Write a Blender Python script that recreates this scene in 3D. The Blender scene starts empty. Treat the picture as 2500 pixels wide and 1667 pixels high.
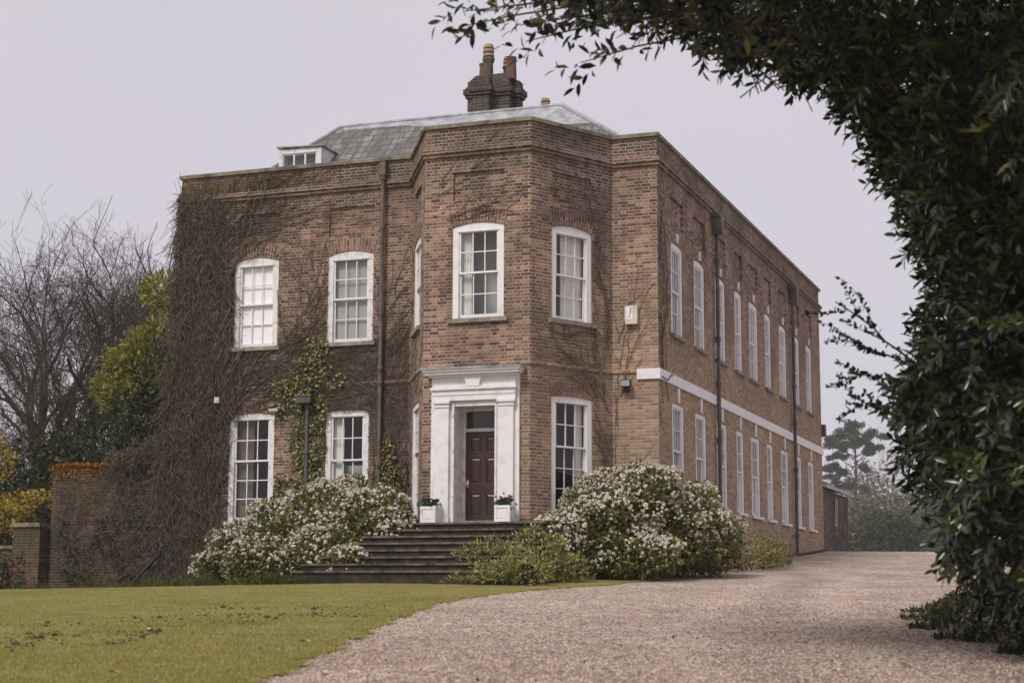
import bpy, math, random
import numpy as np
from mathutils import Vector

random.seed(7)
rng = np.random.default_rng(7)
SC = bpy.context.scene
COL = SC.collection

# ------------------------------------------------------------------ camera
F_PX, PITCH, ROLL, YAW = 4181.0, 0.15295, 0.0043, -0.3524
CX, CY, CZ = 9.622, -35.274, -4.8236
FW = np.array([math.sin(YAW), math.cos(YAW)])      # ground direction of view
RT = np.array([math.cos(YAW), -math.sin(YAW)])     # ground direction to the right
cam_d = bpy.data.cameras.new("camera")
cam = bpy.data.objects.new("camera", cam_d)
COL.objects.link(cam)
SC.camera = cam
cam.location = (CX, CY, CZ)
fwd = Vector((FW[0] * math.cos(PITCH), FW[1] * math.cos(PITCH), math.sin(PITCH)))
quat = fwd.to_track_quat('-Z', 'Y')
cam.rotation_mode = 'QUATERNION'
from mathutils import Quaternion
cam.rotation_quaternion = Quaternion(fwd, -ROLL) @ quat
cam_d.sensor_width = 36.0
cam_d.lens = F_PX / 2500 * 36
cam_d.clip_end = 3000
cam_d.clip_start = 0.1
cam_d.dof.use_dof = True
cam_d.dof.focus_distance = 38.0
cam_d.dof.aperture_fstop = 2.8

# ------------------------------------------------------------------ world, sun, exposure
SUN_EL, SUN_AZ = math.radians(50), math.radians(195)
w = bpy.data.worlds.new("World")
SC.world = w
w.use_nodes = True
nt = w.node_tree
nt.nodes.clear()
sky = nt.nodes.new('ShaderNodeTexSky')
sky.sky_type = 'NISHITA'
sky.sun_disc = False
sky.sun_elevation = SUN_EL
sky.sun_rotation = SUN_AZ
sky.dust_density = 6
scl = nt.nodes.new('ShaderNodeVectorMath'); scl.operation = 'SCALE'; scl.inputs[3].default_value = 0.06
mixw = nt.nodes.new('ShaderNodeMix'); mixw.data_type = 'RGBA'
mixw.inputs[0].default_value = 0.93
mixw.inputs[7].default_value = (0.545, 0.515, 0.57, 1)
wtc = nt.nodes.new('ShaderNodeTexCoord'); wnz = nt.nodes.new('ShaderNodeTexNoise')
wnz.inputs['Scale'].default_value = 2.2; wnz.inputs['Detail'].default_value = 5
nt.links.new(wtc.outputs['Generated'], wnz.inputs['Vector'])
wrp = nt.nodes.new('ShaderNodeValToRGB')
wrp.color_ramp.elements[0].position = 0.3; wrp.color_ramp.elements[0].color = (0.51, 0.488, 0.55, 1)
wrp.color_ramp.elements[1].position = 0.7; wrp.color_ramp.elements[1].color = (0.55, 0.515, 0.565, 1)
nt.links.new(wnz.outputs['Fac'], wrp.inputs[0]); nt.links.new(wrp.outputs[0], mixw.inputs[7])
bg = nt.nodes.new('ShaderNodeBackground')
wo = nt.nodes.new('ShaderNodeOutputWorld')
nt.links.new(sky.outputs[0], scl.inputs[0])
nt.links.new(scl.outputs[0], mixw.inputs[6])
nt.links.new(mixw.outputs[2], bg.inputs[0])
bg.inputs[1].default_value = 1.0
nt.links.new(bg.outputs[0], wo.inputs[0])
sd = bpy.data.lights.new("sun", 'SUN')
sd.energy = 2.1
sd.angle = math.radians(16)
sd.color = (1.0, 0.95, 0.88)
so = bpy.data.objects.new("sun", sd)
COL.objects.link(so)
so.location = (0, -20, 40)
sdir = Vector((math.sin(SUN_AZ) * math.cos(SUN_EL), math.cos(SUN_AZ) * math.cos(SUN_EL), math.sin(SUN_EL)))
so.rotation_euler = sdir.to_track_quat('Z', 'Y').to_euler()
SC.view_settings.view_transform = 'Standard'
SC.view_settings.look = 'None'
SC.view_settings.exposure = 0.38
SC.view_settings.gamma = 1
SC.render.engine = 'CYCLES'
SC.cycles.use_denoising = True
SC.cycles.max_bounces = 6
SC.cycles.transparent_max_bounces = 12
SC.cycles.volume_bounces = 1

# ------------------------------------------------------------------ helpers
def s2l(c):
    return tuple(((v / 255) / 12.92 if v / 255 <= 0.04045 else ((v / 255 + 0.055) / 1.055) ** 2.4) for v in c)

def ss(a, b, x):
    t = np.clip((x - a) / (b - a), 0, 1)
    return t * t * (3 - 2 * t)

def terr(x, y):
    """height of the ground"""
    x = np.asarray(x, float); y = np.asarray(y, float)
    px, py = x - CX, y - CY
    d = px * FW[0] + py * FW[1]
    l = px * RT[0] + py * RT[1]
    z = -1.0 + 0.0427 * np.minimum(np.maximum(d, 0), 33) + 0.02 * np.minimum(d, 0)
    wl = ss(-5, 2, l)
    dd = np.maximum(d - 33, 0)
    z = z + wl * 0.062 * np.minimum(dd, 22) + (1 - wl) * 0.002 * np.minimum(dd, 60)
    z = z - 0.022 * np.clip(-l - 3, 0, 14) * ss(2, 14, d)
    z = z - 0.02 * np.clip(d - 57, 0, 23) * ss(-5, 2, l) + 0.025 * np.clip(d - 85, 0, 300)
    return z + CZ

def dl(d, l):
    return CX + d * FW[0] + l * RT[0], CY + d * FW[1] + l * RT[1]

def tag(o, label=None, cat=None, group=None, kind=None):
    if label: o['label'] = label
    if cat: o['category'] = cat
    if group: o['group'] = group
    if kind: o['kind'] = kind
    return o

def empty(name, loc=(0, 0, 0)):
    o = bpy.data.objects.new(name, None)
    COL.objects.link(o)
    o.location = loc
    o.empty_display_size = 0.3
    return o

def link(name, me, mat=None, parent=None):
    o = bpy.data.objects.new(name, me)
    COL.objects.link(o)
    if mat is not None:
        me.materials.append(mat)
    if parent is not None:
        o.parent = parent
        # vertices are given in world space: undo the parent's location
        lx = Vector((0, 0, 0)); p = parent
        while p is not None:
            lx += p.location; p = p.parent
        o.location = -lx
    return o

def npmesh(name, V, faces_list, smooth=False):
    """V (n,3); faces_list: list of int arrays (m,k)"""
    me = bpy.data.meshes.new(name)
    V = np.ascontiguousarray(V, dtype=np.float32)
    me.vertices.add(len(V))
    me.vertices.foreach_set("co", V.ravel())
    tot = sum(len(f) for f in faces_list)
    loops = np.concatenate([f.ravel() for f in faces_list]).astype(np.int32)
    sizes = np.concatenate([np.full(len(f), f.shape[1]) for f in faces_list]).astype(np.int32)
    starts = np.concatenate([[0], np.cumsum(sizes)[:-1]]).astype(np.int32)
    me.loops.add(len(loops))
    me.loops.foreach_set("vertex_index", loops)
    me.polygons.add(tot)
    me.polygons.foreach_set("loop_start", starts)
    me.polygons.foreach_set("loop_total", sizes)
    if smooth:
        me.polygons.foreach_set("use_smooth", np.ones(tot, dtype=bool))
    me.update(calc_edges=True)
    return me

class MB:
    """collects polygons with uv; builds one mesh"""
    def __init__(s):
        s.v = []; s.f = []; s.uv = []
    def poly(s, pts, uv=None):
        i = len(s.v)
        s.v += [tuple(p) for p in pts]
        s.f.append(tuple(range(i, i + len(pts))))
        s.uv += list(uv) if uv is not None else [(p[0] + p[1], p[2]) for p in pts]
    def box(s, a, b, fr=None):
        """axis box between corners a,b in frame fr (function local->world)"""
        x0, y0, z0 = (min(a[i], b[i]) for i in range(3))
        x1, y1, z1 = (max(a[i], b[i]) for i in range(3))
        P = [(x0, y0, z0), (x1, y0, z0), (x1, y1, z0), (x0, y1, z0), (x0, y0, z1), (x1, y0, z1), (x1, y1, z1), (x0, y1, z1)]
        Q = [fr(p) for p in P] if fr else P
        for q, ax in (((0, 3, 2, 1), 2), ((4, 5, 6, 7), 2), ((0, 1, 5, 4), 1), ((2, 3, 7, 6), 1), ((1, 2, 6, 5), 0), ((3, 0, 4, 7), 0)):
            if ax == 2: uv = [(P[i][0], P[i][1]) for i in q]
            elif ax == 1: uv = [(P[i][0], P[i][2]) for i in q]
            else: uv = [(P[i][1], P[i][2]) for i in q]
            s.poly([Q[i] for i in q], uv)
    def prism(s, pts2, n0, n1, fr):
        """polygon pts2 [(u,z)] extruded from n0 to n1 (local (u,n,z))"""
        A = [fr((u, n0, z)) for u, z in pts2]; B = [fr((u, n1, z)) for u, z in pts2]
        s.poly(A, pts2); s.poly(B[::-1], pts2[::-1])
        m = len(pts2)
        for i in range(m):
            j = (i + 1) % m
            s.poly([A[i], A[j], B[j], B[i]])
    def tube(s, path, r, sides=10, cap=True):
        rr = r if hasattr(r, '__len__') else [r] * len(path)
        path = [Vector(p) for p in path]
        rings = []
        for i, p in enumerate(path):
            t = (path[min(i + 1, len(path) - 1)] - path[max(i - 1, 0)]).normalized()
            a = t.orthogonal().normalized() if i == 0 else (rings_a - t * rings_a.dot(t)).normalized()
            rings_a = a
            b = t.cross(a)
            rings.append([p + (a * math.cos(2 * math.pi * k / sides) + b * math.sin(2 * math.pi * k / sides)) * rr[i] for k in range(sides)])
        for i in range(len(rings) - 1):
            for k in range(sides):
                k2 = (k + 1) % sides
                s.poly([rings[i][k], rings[i][k2], rings[i + 1][k2], rings[i + 1][k]])
        if cap:
            s.poly(rings[0][::-1]); s.poly(rings[-1])
    def lathe(s, c, prof, sides=14):
        """prof [(r,z)] about vertical axis through c"""
        for i in range(len(prof) - 1):
            (r0, z0), (r1, z1) = prof[i], prof[i + 1]
            for k in range(sides):
                a, b = 2 * math.pi * k / sides, 2 * math.pi * (k + 1) / sides
                q = [(r0, a, z0), (r0, b, z0), (r1, b, z1), (r1, a, z1)]
                if r1 < 1e-5: q = q[:3]
                if r0 < 1e-5: q = [q[0]] + q[2:]
                s.poly([(c[0] + r * math.cos(t), c[1] + r * math.sin(t), c[2] + z) for r, t, z in q])
    def build(s, name, mat, parent=None, smooth=False):
        me = bpy.data.meshes.new(name)
        me.from_pydata(s.v, [], s.f)
        uvl = me.uv_layers.new(name="UVMap")
        uvl.data.foreach_set("uv", np.array(s.uv, dtype=np.float32).ravel())
        if smooth:
            me.polygons.foreach_set("use_smooth", np.ones(len(me.polygons), dtype=bool))
        me.update()
        return link(name, me, mat, parent)

def unit(a):
    return a / np.maximum(np.linalg.norm(a, axis=-1, keepdims=True), 1e-9)

def seg_geo(P0, P1, R0, R1, sides=4):
    P0 = np.asarray(P0, float); P1 = np.asarray(P1, float)
    R0 = np.asarray(R0, float); R1 = np.asarray(R1, float)
    n = len(P0)
    t = unit(P1 - P0)
    ref = np.where(np.abs(t[:, 2:3]) > 0.9, np.array([[1., 0, 0]]), np.array([[0, 0, 1.]]))
    a = unit(np.cross(t, ref)); b = np.cross(t, a)
    ang = np.arange(sides) * 2 * np.pi / sides
    ring = a[:, None, :] * np.cos(ang)[None, :, None] + b[:, None, :] * np.sin(ang)[None, :, None]
    V = np.concatenate([P0[:, None, :] + ring * R0[:, None, None], P1[:, None, :] + ring * R1[:, None, None]], axis=1).reshape(-1, 3)
    base = (np.arange(n) * 2 * sides)[:, None]
    fs = []
    for k in range(sides):
        k2 = (k + 1) % sides
        fs.append(base + np.array([[k, k2, sides + k2, sides + k]]))
    return V, np.concatenate(fs)

def segs(name, segl, mat, parent=None, sides=4):
    A = np.array(segl, float)
    V, Fq = seg_geo(A[:, 0:3], A[:, 3:6], A[:, 6], A[:, 7], sides)
    return link(name, npmesh(name, V, [Fq]), mat, parent)

def leaf_geo(P, D, N, L, Wd, fold=0.25, droop=0.0, detail=False):
    """P base (n,3), D direction, N normal, L length, Wd half width"""
    D = unit(D); S = unit(np.cross(D, N)); N2 = np.cross(S, D)
    L = L[:, None]; Wd = Wd[:, None]
    if not detail:
        tip = P + D * L
        mid = P + D * L * 0.45
        l = mid + S * Wd + N2 * Wd * fold
        r = mid - S * Wd + N2 * Wd * fold
        V = np.stack([P, l, tip, r], 1).reshape(-1, 3)
        b = (np.arange(len(P)) * 4)[:, None]
        return V, [np.concatenate([b + np.array([[0, 2, 1]]), b + np.array([[0, 3, 2]])])]
    dr = -N2 * L * droop
    m1 = P + D * L * 0.32; m2 = P + D * L * 0.68 + dr * 0.4; tip = P + D * L + dr
    l1 = m1 + S * Wd * 0.9 + N2 * Wd * fold; r1 = m1 - S * Wd * 0.9 + N2 * Wd * fold
    l2 = m2 + S * Wd * 0.85 + N2 * Wd * fold; r2 = m2 - S * Wd * 0.85 + N2 * Wd * fold
    V = np.stack([P, l1, m1, r1, l2, m2, r2, tip], 1).reshape(-1, 3)
    b = (np.arange(len(P)) * 8)[:, None]
    tri = np.concatenate([b + np.array([[0, 2, 1]]), b + np.array([[0, 3, 2]]), b + np.array([[4, 5, 7]]), b + np.array([[5, 6, 7]])])
    quad = np.concatenate([b + np.array([[1, 2, 5, 4]]), b + np.array([[2, 3, 6, 5]])])
    return V, [tri, quad]

def leaves(name, P, D, N, L, Wd, mat, parent=None, fold=0.25, droop=0.0, detail=False, smooth=False):
    V, fs = leaf_geo(P, D, N, L, Wd, fold, droop, detail)
    return link(name, npmesh(name, V, fs, smooth), mat, parent)

def rdir(n):
    return unit(rng.normal(size=(n, 3)))

# ------------------------------------------------------------------ materials
def newmat(name):
    m = bpy.data.materials.new(name)
    m.use_nodes = True
    t = m.node_tree
    b = t.nodes['Principled BSDF']
    return m, t, b

class NT:
    """tiny node wiring helper"""
    def __init__(s, t): s.t = t
    def n(s, typ, **kw):
        x = s.t.nodes.new(typ)
        for k, v in kw.items(): setattr(x, k, v)
        return x
    def l(s, a, b): s.t.links.new(a, b)
    def put(s, inp, v):
        if hasattr(v, 'links') or isinstance(v, bpy.types.NodeSocket): s.l(v, inp)
        else: inp.default_value = v
    def m(s, op, a, b=None, c=None, clamp=False):
        x = s.n('ShaderNodeMath', operation=op, use_clamp=clamp)
        s.put(x.inputs[0], a)
        if b is not None: s.put(x.inputs[1], b)
        if c is not None: s.put(x.inputs[2], c)
        return x.outputs[0]
    def mix(s, f, a, b, blend='MIX'):
        x = s.n('ShaderNodeMix', data_type='RGBA', blend_type=blend)
        s.put(x.inputs[0], f)
        s.put(x.inputs[6], a if not isinstance(a, tuple) else (*a[:3], 1))
        s.put(x.inputs[7], b if not isinstance(b, tuple) else (*b[:3], 1))
        return x.outputs[2]
    def noise(s, vec, scale, detail=4, rough=0.6):
        x = s.n('ShaderNodeTexNoise')
        if vec is not None: s.l(vec, x.inputs['Vector'])
        x.inputs['Scale'].default_value = scale
        x.inputs['Detail'].default_value = detail
        x.inputs['Roughness'].default_value = rough
        return x.outputs['Fac']
    def ramp(s, f, stops, interp='LINEAR'):
        x = s.n('ShaderNodeValToRGB')
        x.color_ramp.interpolation = interp
        e = x.color_ramp.elements
        while len(e) < len(stops): e.new(0.5)
        for k, (p, c) in enumerate(stops):
            e[k].position = p
            e[k].color = (*c[:3], 1) if hasattr(c, '__len__') else (c, c, c, 1)
        s.l(f, x.inputs[0])
        return x.outputs[0]
    def bump(s, h, strength, dist, bsdf):
        x = s.n('ShaderNodeBump')
        x.inputs['Strength'].default_value = strength
        x.inputs['Distance'].default_value = dist
        s.l(h, x.inputs['Height'])
        s.l(x.outputs[0], bsdf.inputs['Normal'])

def brick_mat(name, cols, mortar, buff=0.0, course=0.072, stretch=0.23, dark=0.35, moss=0.0, mw=0.0068, upright=False):
    m, t, b = newmat(name)
    g = NT(t)
    uv = g.n('ShaderNodeUVMap'); uv.uv_map = "UVMap"
    tc = g.n('ShaderNodeTexCoord')
    sep = g.n('ShaderNodeSeparateXYZ')
    nz = g.n('ShaderNodeTexNoise'); nz.inputs['Scale'].default_value = 9; nz.inputs['Detail'].default_value = 2
    g.l(uv.outputs[0], nz.inputs['Vector'])
    off = g.n('ShaderNodeVectorMath', operation='MULTIPLY_ADD')
    g.l(nz.outputs['Color'], off.inputs[0]); off.inputs[1].default_value = (0.012, 0.008, 0)
    g.l(uv.outputs[0], off.inputs[2])
    g.l(off.outputs[0], sep.inputs[0])
    u, v = (sep.outputs[1], sep.outputs[0]) if upright else (sep.outputs[0], sep.outputs[1])
    per = stretch * 1.5
    row = g.m('FLOOR', g.m('DIVIDE', v, course))
    odd = g.m('MODULO', g.m('ADD', row, 1000.0), 2.0)
    u2 = g.m('ADD', g.m('MULTIPLY_ADD', odd, per / 2, u), 500 * per)
    p = g.m('DIVIDE', u2, per)
    cell = g.m('FLOOR', p)
    f = g.m('MULTIPLY', g.m('FRACT', p), per)
    hd = g.m('GREATER_THAN', f, stretch)
    st = g.m('MINIMUM', f, g.m('ABSOLUTE', g.m('SUBTRACT', f, stretch)))
    du = g.m('MINIMUM', st, g.m('SUBTRACT', per, f))
    fv = g.m('MULTIPLY', g.m('FRACT', g.m('ADD', g.m('DIVIDE', v, course), 1000.0)), course)
    dv = g.m('MINIMUM', fv, g.m('SUBTRACT', course, fv))
    dist = g.m('MINIMUM', du, dv)
    mort = g.m('SUBTRACT', 1.0, g.m('DIVIDE', g.m('SUBTRACT', dist, mw * 0.55), mw, clamp=True), clamp=True)
    idv = g.n('ShaderNodeCombineXYZ')
    g.l(g.m('MULTIPLY_ADD', cell, 2.0, hd), idv.inputs[0]); g.l(row, idv.inputs[1])
    wn = g.n('ShaderNodeTexWhiteNoise', noise_dimensions='2D'); g.l(idv.outputs[0], wn.inputs['Vector'])
    rnd = wn.outputs['Value']
    stops = [(i / (len(cols)), tuple(v * k for v in c)) for i, (c, k) in enumerate(zip(cols, (1.0, .89, 1.10, .80, 1.0, 1.13, .74, 1.0, 1.16, .91)))]
    bc = g.ramp(rnd, stops, 'CONSTANT')
    jit = g.m('MULTIPLY_ADD', g.noise(tc.outputs['Object'], 60, 3), 0.5, 0.75)
    bc = g.mix(1.0, bc, g.n_rgb(jit), 'MULTIPLY')
    # weather: large soft patches of soot and of pale wear
    sz0 = g.n('ShaderNodeSeparateXYZ'); g.l(tc.outputs['Object'], sz0.inputs[0])
    grime = g.m('MULTIPLY', g.m('DIVIDE', g.m('SUBTRACT', sz0.outputs[2], 4.1), 0.9, clamp=True), g.ramp(g.noise(tc.outputs['Object'], 1.4, 5, 0.7), [(0.35, 0.1), (0.6, 0.85)]))
    bc = g.mix(g.m('MULTIPLY', grime, min(.85, dark * 1.9)), bc, (0.06, 0.05, 0.04))
    big = g.noise(tc.outputs['Object'], 0.55, 5, 0.65)
    soot = g.ramp(big, [(0.42, 0.0), (0.68, 1.0)])
    bc = g.mix(g.m('MULTIPLY', soot, dark), bc, (0.055, 0.043, 0.037))
    hue = g.n('ShaderNodeTexNoise'); hue.inputs['Scale'].default_value = 1.7; hue.inputs['Detail'].default_value = 6; hue.inputs['Roughness'].default_value = 0.75
    g.l(tc.outputs['Object'], hue.inputs['Vector'])
    bc = g.mix(1.0, bc, g.ramp(hue.outputs['Fac'], [(0.3, (0.70, 0.68, 0.70)), (0.45, (0.93, 0.93, 0.95)), (0.55, (1.02, 0.97, 0.93)), (0.68, (1.28, 1.16, 1.04))]), 'MULTIPLY')
    smp = g.n('ShaderNodeMapping'); smp.inputs['Scale'].default_value = (2.6, 2.6, 0.28)
    g.l(tc.outputs['Object'], smp.inputs[0])
    strk = g.ramp(g.noise(smp.outputs[0], 1.0, 5, 0.7), [(0.5, 0.0), (0.68, 1.0)])
    bc = g.mix(g.m('MULTIPLY', strk, dark * 1.1), bc, (0.062, 0.05, 0.04))
    med = g.noise(tc.outputs['Object'], 2.3, 4, 0.7)
    pale = g.ramp(med, [(0.5, 0.0), (0.75, 1.0)])
    bc = g.mix(g.m('MULTIPLY', pale, 0.28), bc, (0.30, 0.21, 0.155))
    if buff:
        so_ = g.n('ShaderNodeSeparateXYZ'); g.l(tc.outputs['Object'], so_.inputs[0])
        hz = g.m('MULTIPLY_ADD', g.noise(tc.outputs['Object'], 0.4, 3), 3.0, -1.5)
        zz = g.m('ADD', so_.outputs[2], hz)
        bf = g.m('DIVIDE', g.m('SUBTRACT', 3.2, zz), 3.2, clamp=True)
        xr = g.m('DIVIDE', g.m('ADD', so_.outputs[0], 3.0), 2.4, clamp=True)
        bc = g.mix(g.m('MULTIPLY', g.m('MULTIPLY', bf, xr), buff), bc, g.mix(1.0, g.n_rgb(g.m('MULTIPLY_ADD', rnd, 0.7, 0.62)), (0.37, 0.255, 0.165), 'MULTIPLY'))
    if moss:
        ms = g.ramp(g.noise(tc.outputs['Object'], 1.1, 5, 0.7), [(0.45, 0.0), (0.62, 1.0)])
        bc = g.mix(g.m('MULTIPLY', ms, moss), bc, (0.07, 0.06, 0.02))
    mc = g.mix(g.m('MULTIPLY', soot, dark), mortar, (0.10, 0.085, 0.075))
    colr = g.mix(g.m('MULTIPLY', mort, g.ramp(g.noise(tc.outputs['Object'], 0.9, 5, 0.75), [(0.32, 0.28), (0.62, 0.95)])), bc, mc)
    g.l(colr, b.inputs['Base Color'])
    b.inputs['Roughness'].default_value = 0.95
    b.inputs['Specular IOR Level'].default_value = 0.2
    h = g.m('ADD', g.m('MULTIPLY', mort, -1.0), g.m('MULTIPLY', g.noise(tc.outputs['Object'], 45, 3), 0.6))
    g.bump(h, 0.6, 0.01, b)
    return m

def _nrgb(self, val):
    x = self.n('ShaderNodeCombineColor')
    for k in range(3): self.l(val, x.inputs[k])
    return x.outputs[0]
NT.n_rgb = _nrgb

def simple(name, c1, c2, scale=6, rough=0.7, bump=0.0, spec=0.3, detail=5, lo=0.35, hi=0.65):
    m, t, b = newmat(name)
    g = NT(t)
    tc = g.n('ShaderNodeTexCoord')
    f = g.noise(tc.outputs['Object'], scale, detail, 0.65)
    g.l(g.ramp(f, [(lo, c1), (hi, c2)]), b.inputs['Base Color'])
    b.inputs['Roughness'].default_value = rough
    b.inputs['Specular IOR Level'].default_value = spec
    if bump:
        g.bump(g.noise(tc.outputs['Object'], scale * 6, 4), bump, 0.02, b)
    return m

def leafmat(name, cols, rough=0.5, spec=0.4, trans=0.25, coat=0.0):
    m, t, b = newmat(name)
    g = NT(t)
    geo = g.n('ShaderNodeNewGeometry')
    tc = g.n('ShaderNodeTexCoord')
    cl = g.noise(tc.outputs['Object'], 1.3, 3)
    r = g.m('ADD', g.m('MULTIPLY', geo.outputs['Random Per Island'], 0.75), g.m('MULTIPLY', cl, 0.4))
    c = g.ramp(g.m('SUBTRACT', r, 0.08), [(i / max(1, len(cols) - 1), k) for i, k in enumerate(cols)])
    g.l(c, b.inputs['Base Color'])
    b.inputs['Roughness'].default_value = rough
    b.inputs['Specular IOR Level'].default_value = spec
    if trans:
        tr = g.n('ShaderNodeBsdfTranslucent')
        g.l(c, tr.inputs[0])
        mx = g.n('ShaderNodeMixShader'); mx.inputs[0].default_value = trans
        g.l(b.outputs[0], mx.inputs[1]); g.l(tr.outputs[0], mx.inputs[2])
        g.l(mx.outputs[0], t.nodes['Material Output'].inputs[0])
    return m

M = {}
BR = [s2l(c) for c in ((135, 106, 92), (120, 94, 82), (144, 116, 99), (108, 87, 78), (129, 99, 86), (149, 124, 105), (96, 81, 73), (137, 106, 90), (150, 128, 108), (114, 93, 83))]
M['brick'] = brick_mat('brick', BR, (0.53, 0.45, 0.385), buff=0.7, dark=0.5)
M['soldier'] = brick_mat('soldier_brick', [s2l(c) for c in ((134, 102, 88), (124, 93, 80), (144, 116, 100), (114, 88, 77))], (0.5, 0.42, 0.37), buff=0.3, dark=0.3, stretch=0.33, upright=True)
M['old_brick'] = brick_mat('old_garden_brick', [s2l(c) for c in ((98, 72, 60), (82, 62, 54), (110, 84, 70), (72, 56, 50), (90, 72, 60))], (0.2, 0.17, 0.14), dark=0.95, moss=0.8)
M['dark_brick'] = brick_mat('sooty_brick', [s2l(c) for c in ((92, 80, 74), (78, 68, 64), (104, 92, 84), (70, 60, 58))], (0.26, 0.23, 0.2), dark=0.75)
M['white'] = simple('white_paint', (0.60, 0.585, 0.58), (0.76, 0.74, 0.755), 4, 0.55, 0.08, detail=8, lo=0.3, hi=0.5)
M['worn_white'] = simple('worn_white_paint', (0.42, 0.40, 0.38), (0.72, 0.70, 0.71), 7, 0.65, 0.1, lo=0.3, hi=0.5)
M['stone'] = simple('weathered_stone', (0.17, 0.15, 0.115), (0.34, 0.30, 0.245), 5, 0.9, 0.3)
M['coping'] = simple('coping_stone', (0.10, 0.09, 0.065), (0.28, 0.25, 0.19), 4, 0.9, 0.4)
M['step'] = simple('shade_toned_riser_stone', (0.012, 0.0095, 0.008), (0.056, 0.043, 0.034), 5, 0.85, 0.4)  # near-black colour carries the shade on the risers
M['tread'] = simple('paler_tread_stone', (0.026, 0.023, 0.015), (0.20, 0.158, 0.118), 4, 0.85, 0.4)  # paler copy of the step stone, so the nosings read as lit
M['lead'] = simple('lead_sheet', (0.20, 0.20, 0.215), (0.42, 0.42, 0.45), 3.5, 0.5, 0.1)
M['pipe_red'] = simple('rusty_pipe', (0.085, 0.066, 0.055), (0.17, 0.135, 0.11), 4, 0.6, 0.1)
M['pipe_dark'] = simple('dark_cast_iron', (0.05, 0.052, 0.05), (0.13, 0.13, 0.12), 5, 0.55, 0.1)
M['terracotta'] = simple('terracotta', (0.085, 0.047, 0.04), (0.19, 0.095, 0.075), 3, 0.8, 0.1)
M['buffclay'] = simple('buff_clay', (0.22, 0.155, 0.10), (0.38, 0.28, 0.175), 6, 0.8)
M['darkclay'] = simple('sooty_clay', (0.03, 0.033, 0.03), (0.15, 0.125, 0.075), 3, 0.8)
M['door'] = simple('oxblood_paint', (0.030, 0.013, 0.012), (0.052, 0.022, 0.02), 5, 0.32, 0.03, spec=0.5)
M['brass'] = simple('pale_brass', (0.6, 0.5, 0.35), (0.75, 0.65, 0.5), 8, 0.3)
M['plastic_cream'] = simple('cream_plastic', (0.52, 0.47, 0.36), (0.62, 0.57, 0.45), 3, 0.5)
M['plastic_black'] = simple('black_plastic', (0.012, 0.012, 0.014), (0.03, 0.03, 0.034), 6, 0.4)
M['blue'] = simple('blue_print', (0.03, 0.05, 0.22), (0.05, 0.07, 0.28), 6, 0.5)
M['curtain'] = simple('net_curtain', (0.66, 0.65, 0.62), (0.76, 0.75, 0.72), 3, 0.9)
M['beige'] = simple('beige_curtain', (0.13, 0.105, 0.08), (0.19, 0.155, 0.12), 3, 0.9)
M['room_pale'] = simple('lit_room_pale', (0.4, 0.4, 0.39), (0.46, 0.46, 0.45), 1, 0.9)  # pale colour stands in for daylight on the upper room walls
M['room_dark'] = simple('unlit_room_dark', (0.03, 0.03, 0.03), (0.06, 0.055, 0.05), 1, 0.9)  # dark colour stands in for the gloom of unlit rooms
M['bark'] = simple('grey_bark', (0.035, 0.031, 0.026), (0.085, 0.075, 0.06), 5, 0.9, 0.3)
M['twig'] = simple('brown_twig', (0.036, 0.028, 0.022), (0.085, 0.065, 0.05), 3, 0.9)
M['vine'] = leafmat('bare_vine', [(0.04, 0.031, 0.025), (0.10, 0.078, 0.062), (0.165, 0.132, 0.108), (0.27, 0.225, 0.19)], 0.9, 0.1, 0)
M['lichen'] = leafmat('golden_lichen', [(0.07, 0.05, 0.035), (0.18, 0.125, 0.05), (0.30, 0.21, 0.08)], 0.9, 0.1, 0)
M['soil'] = simple('dark_soil', (0.025, 0.019, 0.013), (0.07, 0.052, 0.034), 8, 1, 0.6)

# glass
def glass_mat(name):
    m, t, b = newmat(name)
    g = NT(t)
    t.nodes.remove(b)
    tr = g.n('ShaderNodeBsdfTransparent'); tr.inputs[0].default_value = (1.0, 1.0, 1.0, 1)
    gl = g.n('ShaderNodeBsdfGlossy'); gl.inputs['Roughness'].default_value = 0.02
    tc = g.n('ShaderNodeTexCoord')
    bp_ = g.n('ShaderNodeBump'); bp_.inputs['Strength'].default_value = 0.12; bp_.inputs['Distance'].default_value = 0.05
    g.l(g.noise(tc.outputs['Object'], 3, 2), bp_.inputs['Height'])
    g.l(bp_.outputs[0], gl.inputs['Normal'])
    lw_ = g.n('ShaderNodeLayerWeight'); lw_.inputs[0].default_value = 0.5
    fac = g.m('MULTIPLY_ADD', g.m('POWER', lw_.outputs['Facing'], 5.0), 0.93, 0.055)
    mx = g.n('ShaderNodeMixShader')
    g.l(fac, mx.inputs[0]); g.l(tr.outputs[0], mx.inputs[1]); g.l(gl.outputs[0], mx.inputs[2])
    g.l(mx.outputs[0], t.nodes['Material Output'].inputs[0])
    return m
M['glass'] = glass_mat('old_window_glass')

def blind_mat():
    m, t, b = newmat('venetian_blind')
    g = NT(t)
    uv = g.n('ShaderNodeUVMap'); uv.uv_map = "UVMap"
    sp = g.n('ShaderNodeSeparateXYZ'); g.l(uv.outputs[0], sp.inputs[0])
    f = g.m('FRACT', g.m('MULTIPLY', sp.outputs[1], 26.0))
    g.l(g.ramp(f, [(0.0, (0.16, 0.16, 0.15)), (0.3, (0.34, 0.34, 0.33)), (0.9, (0.38, 0.38, 0.36))]), b.inputs['Base Color'])
    b.inputs['Roughness'].default_value = 0.6
    return m
M['blind'] = blind_mat()
M['shade'] = simple('white_blind', (0.86, 0.85, 0.88), (0.9, 0.89, 0.92), 2, 0.8)

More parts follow.
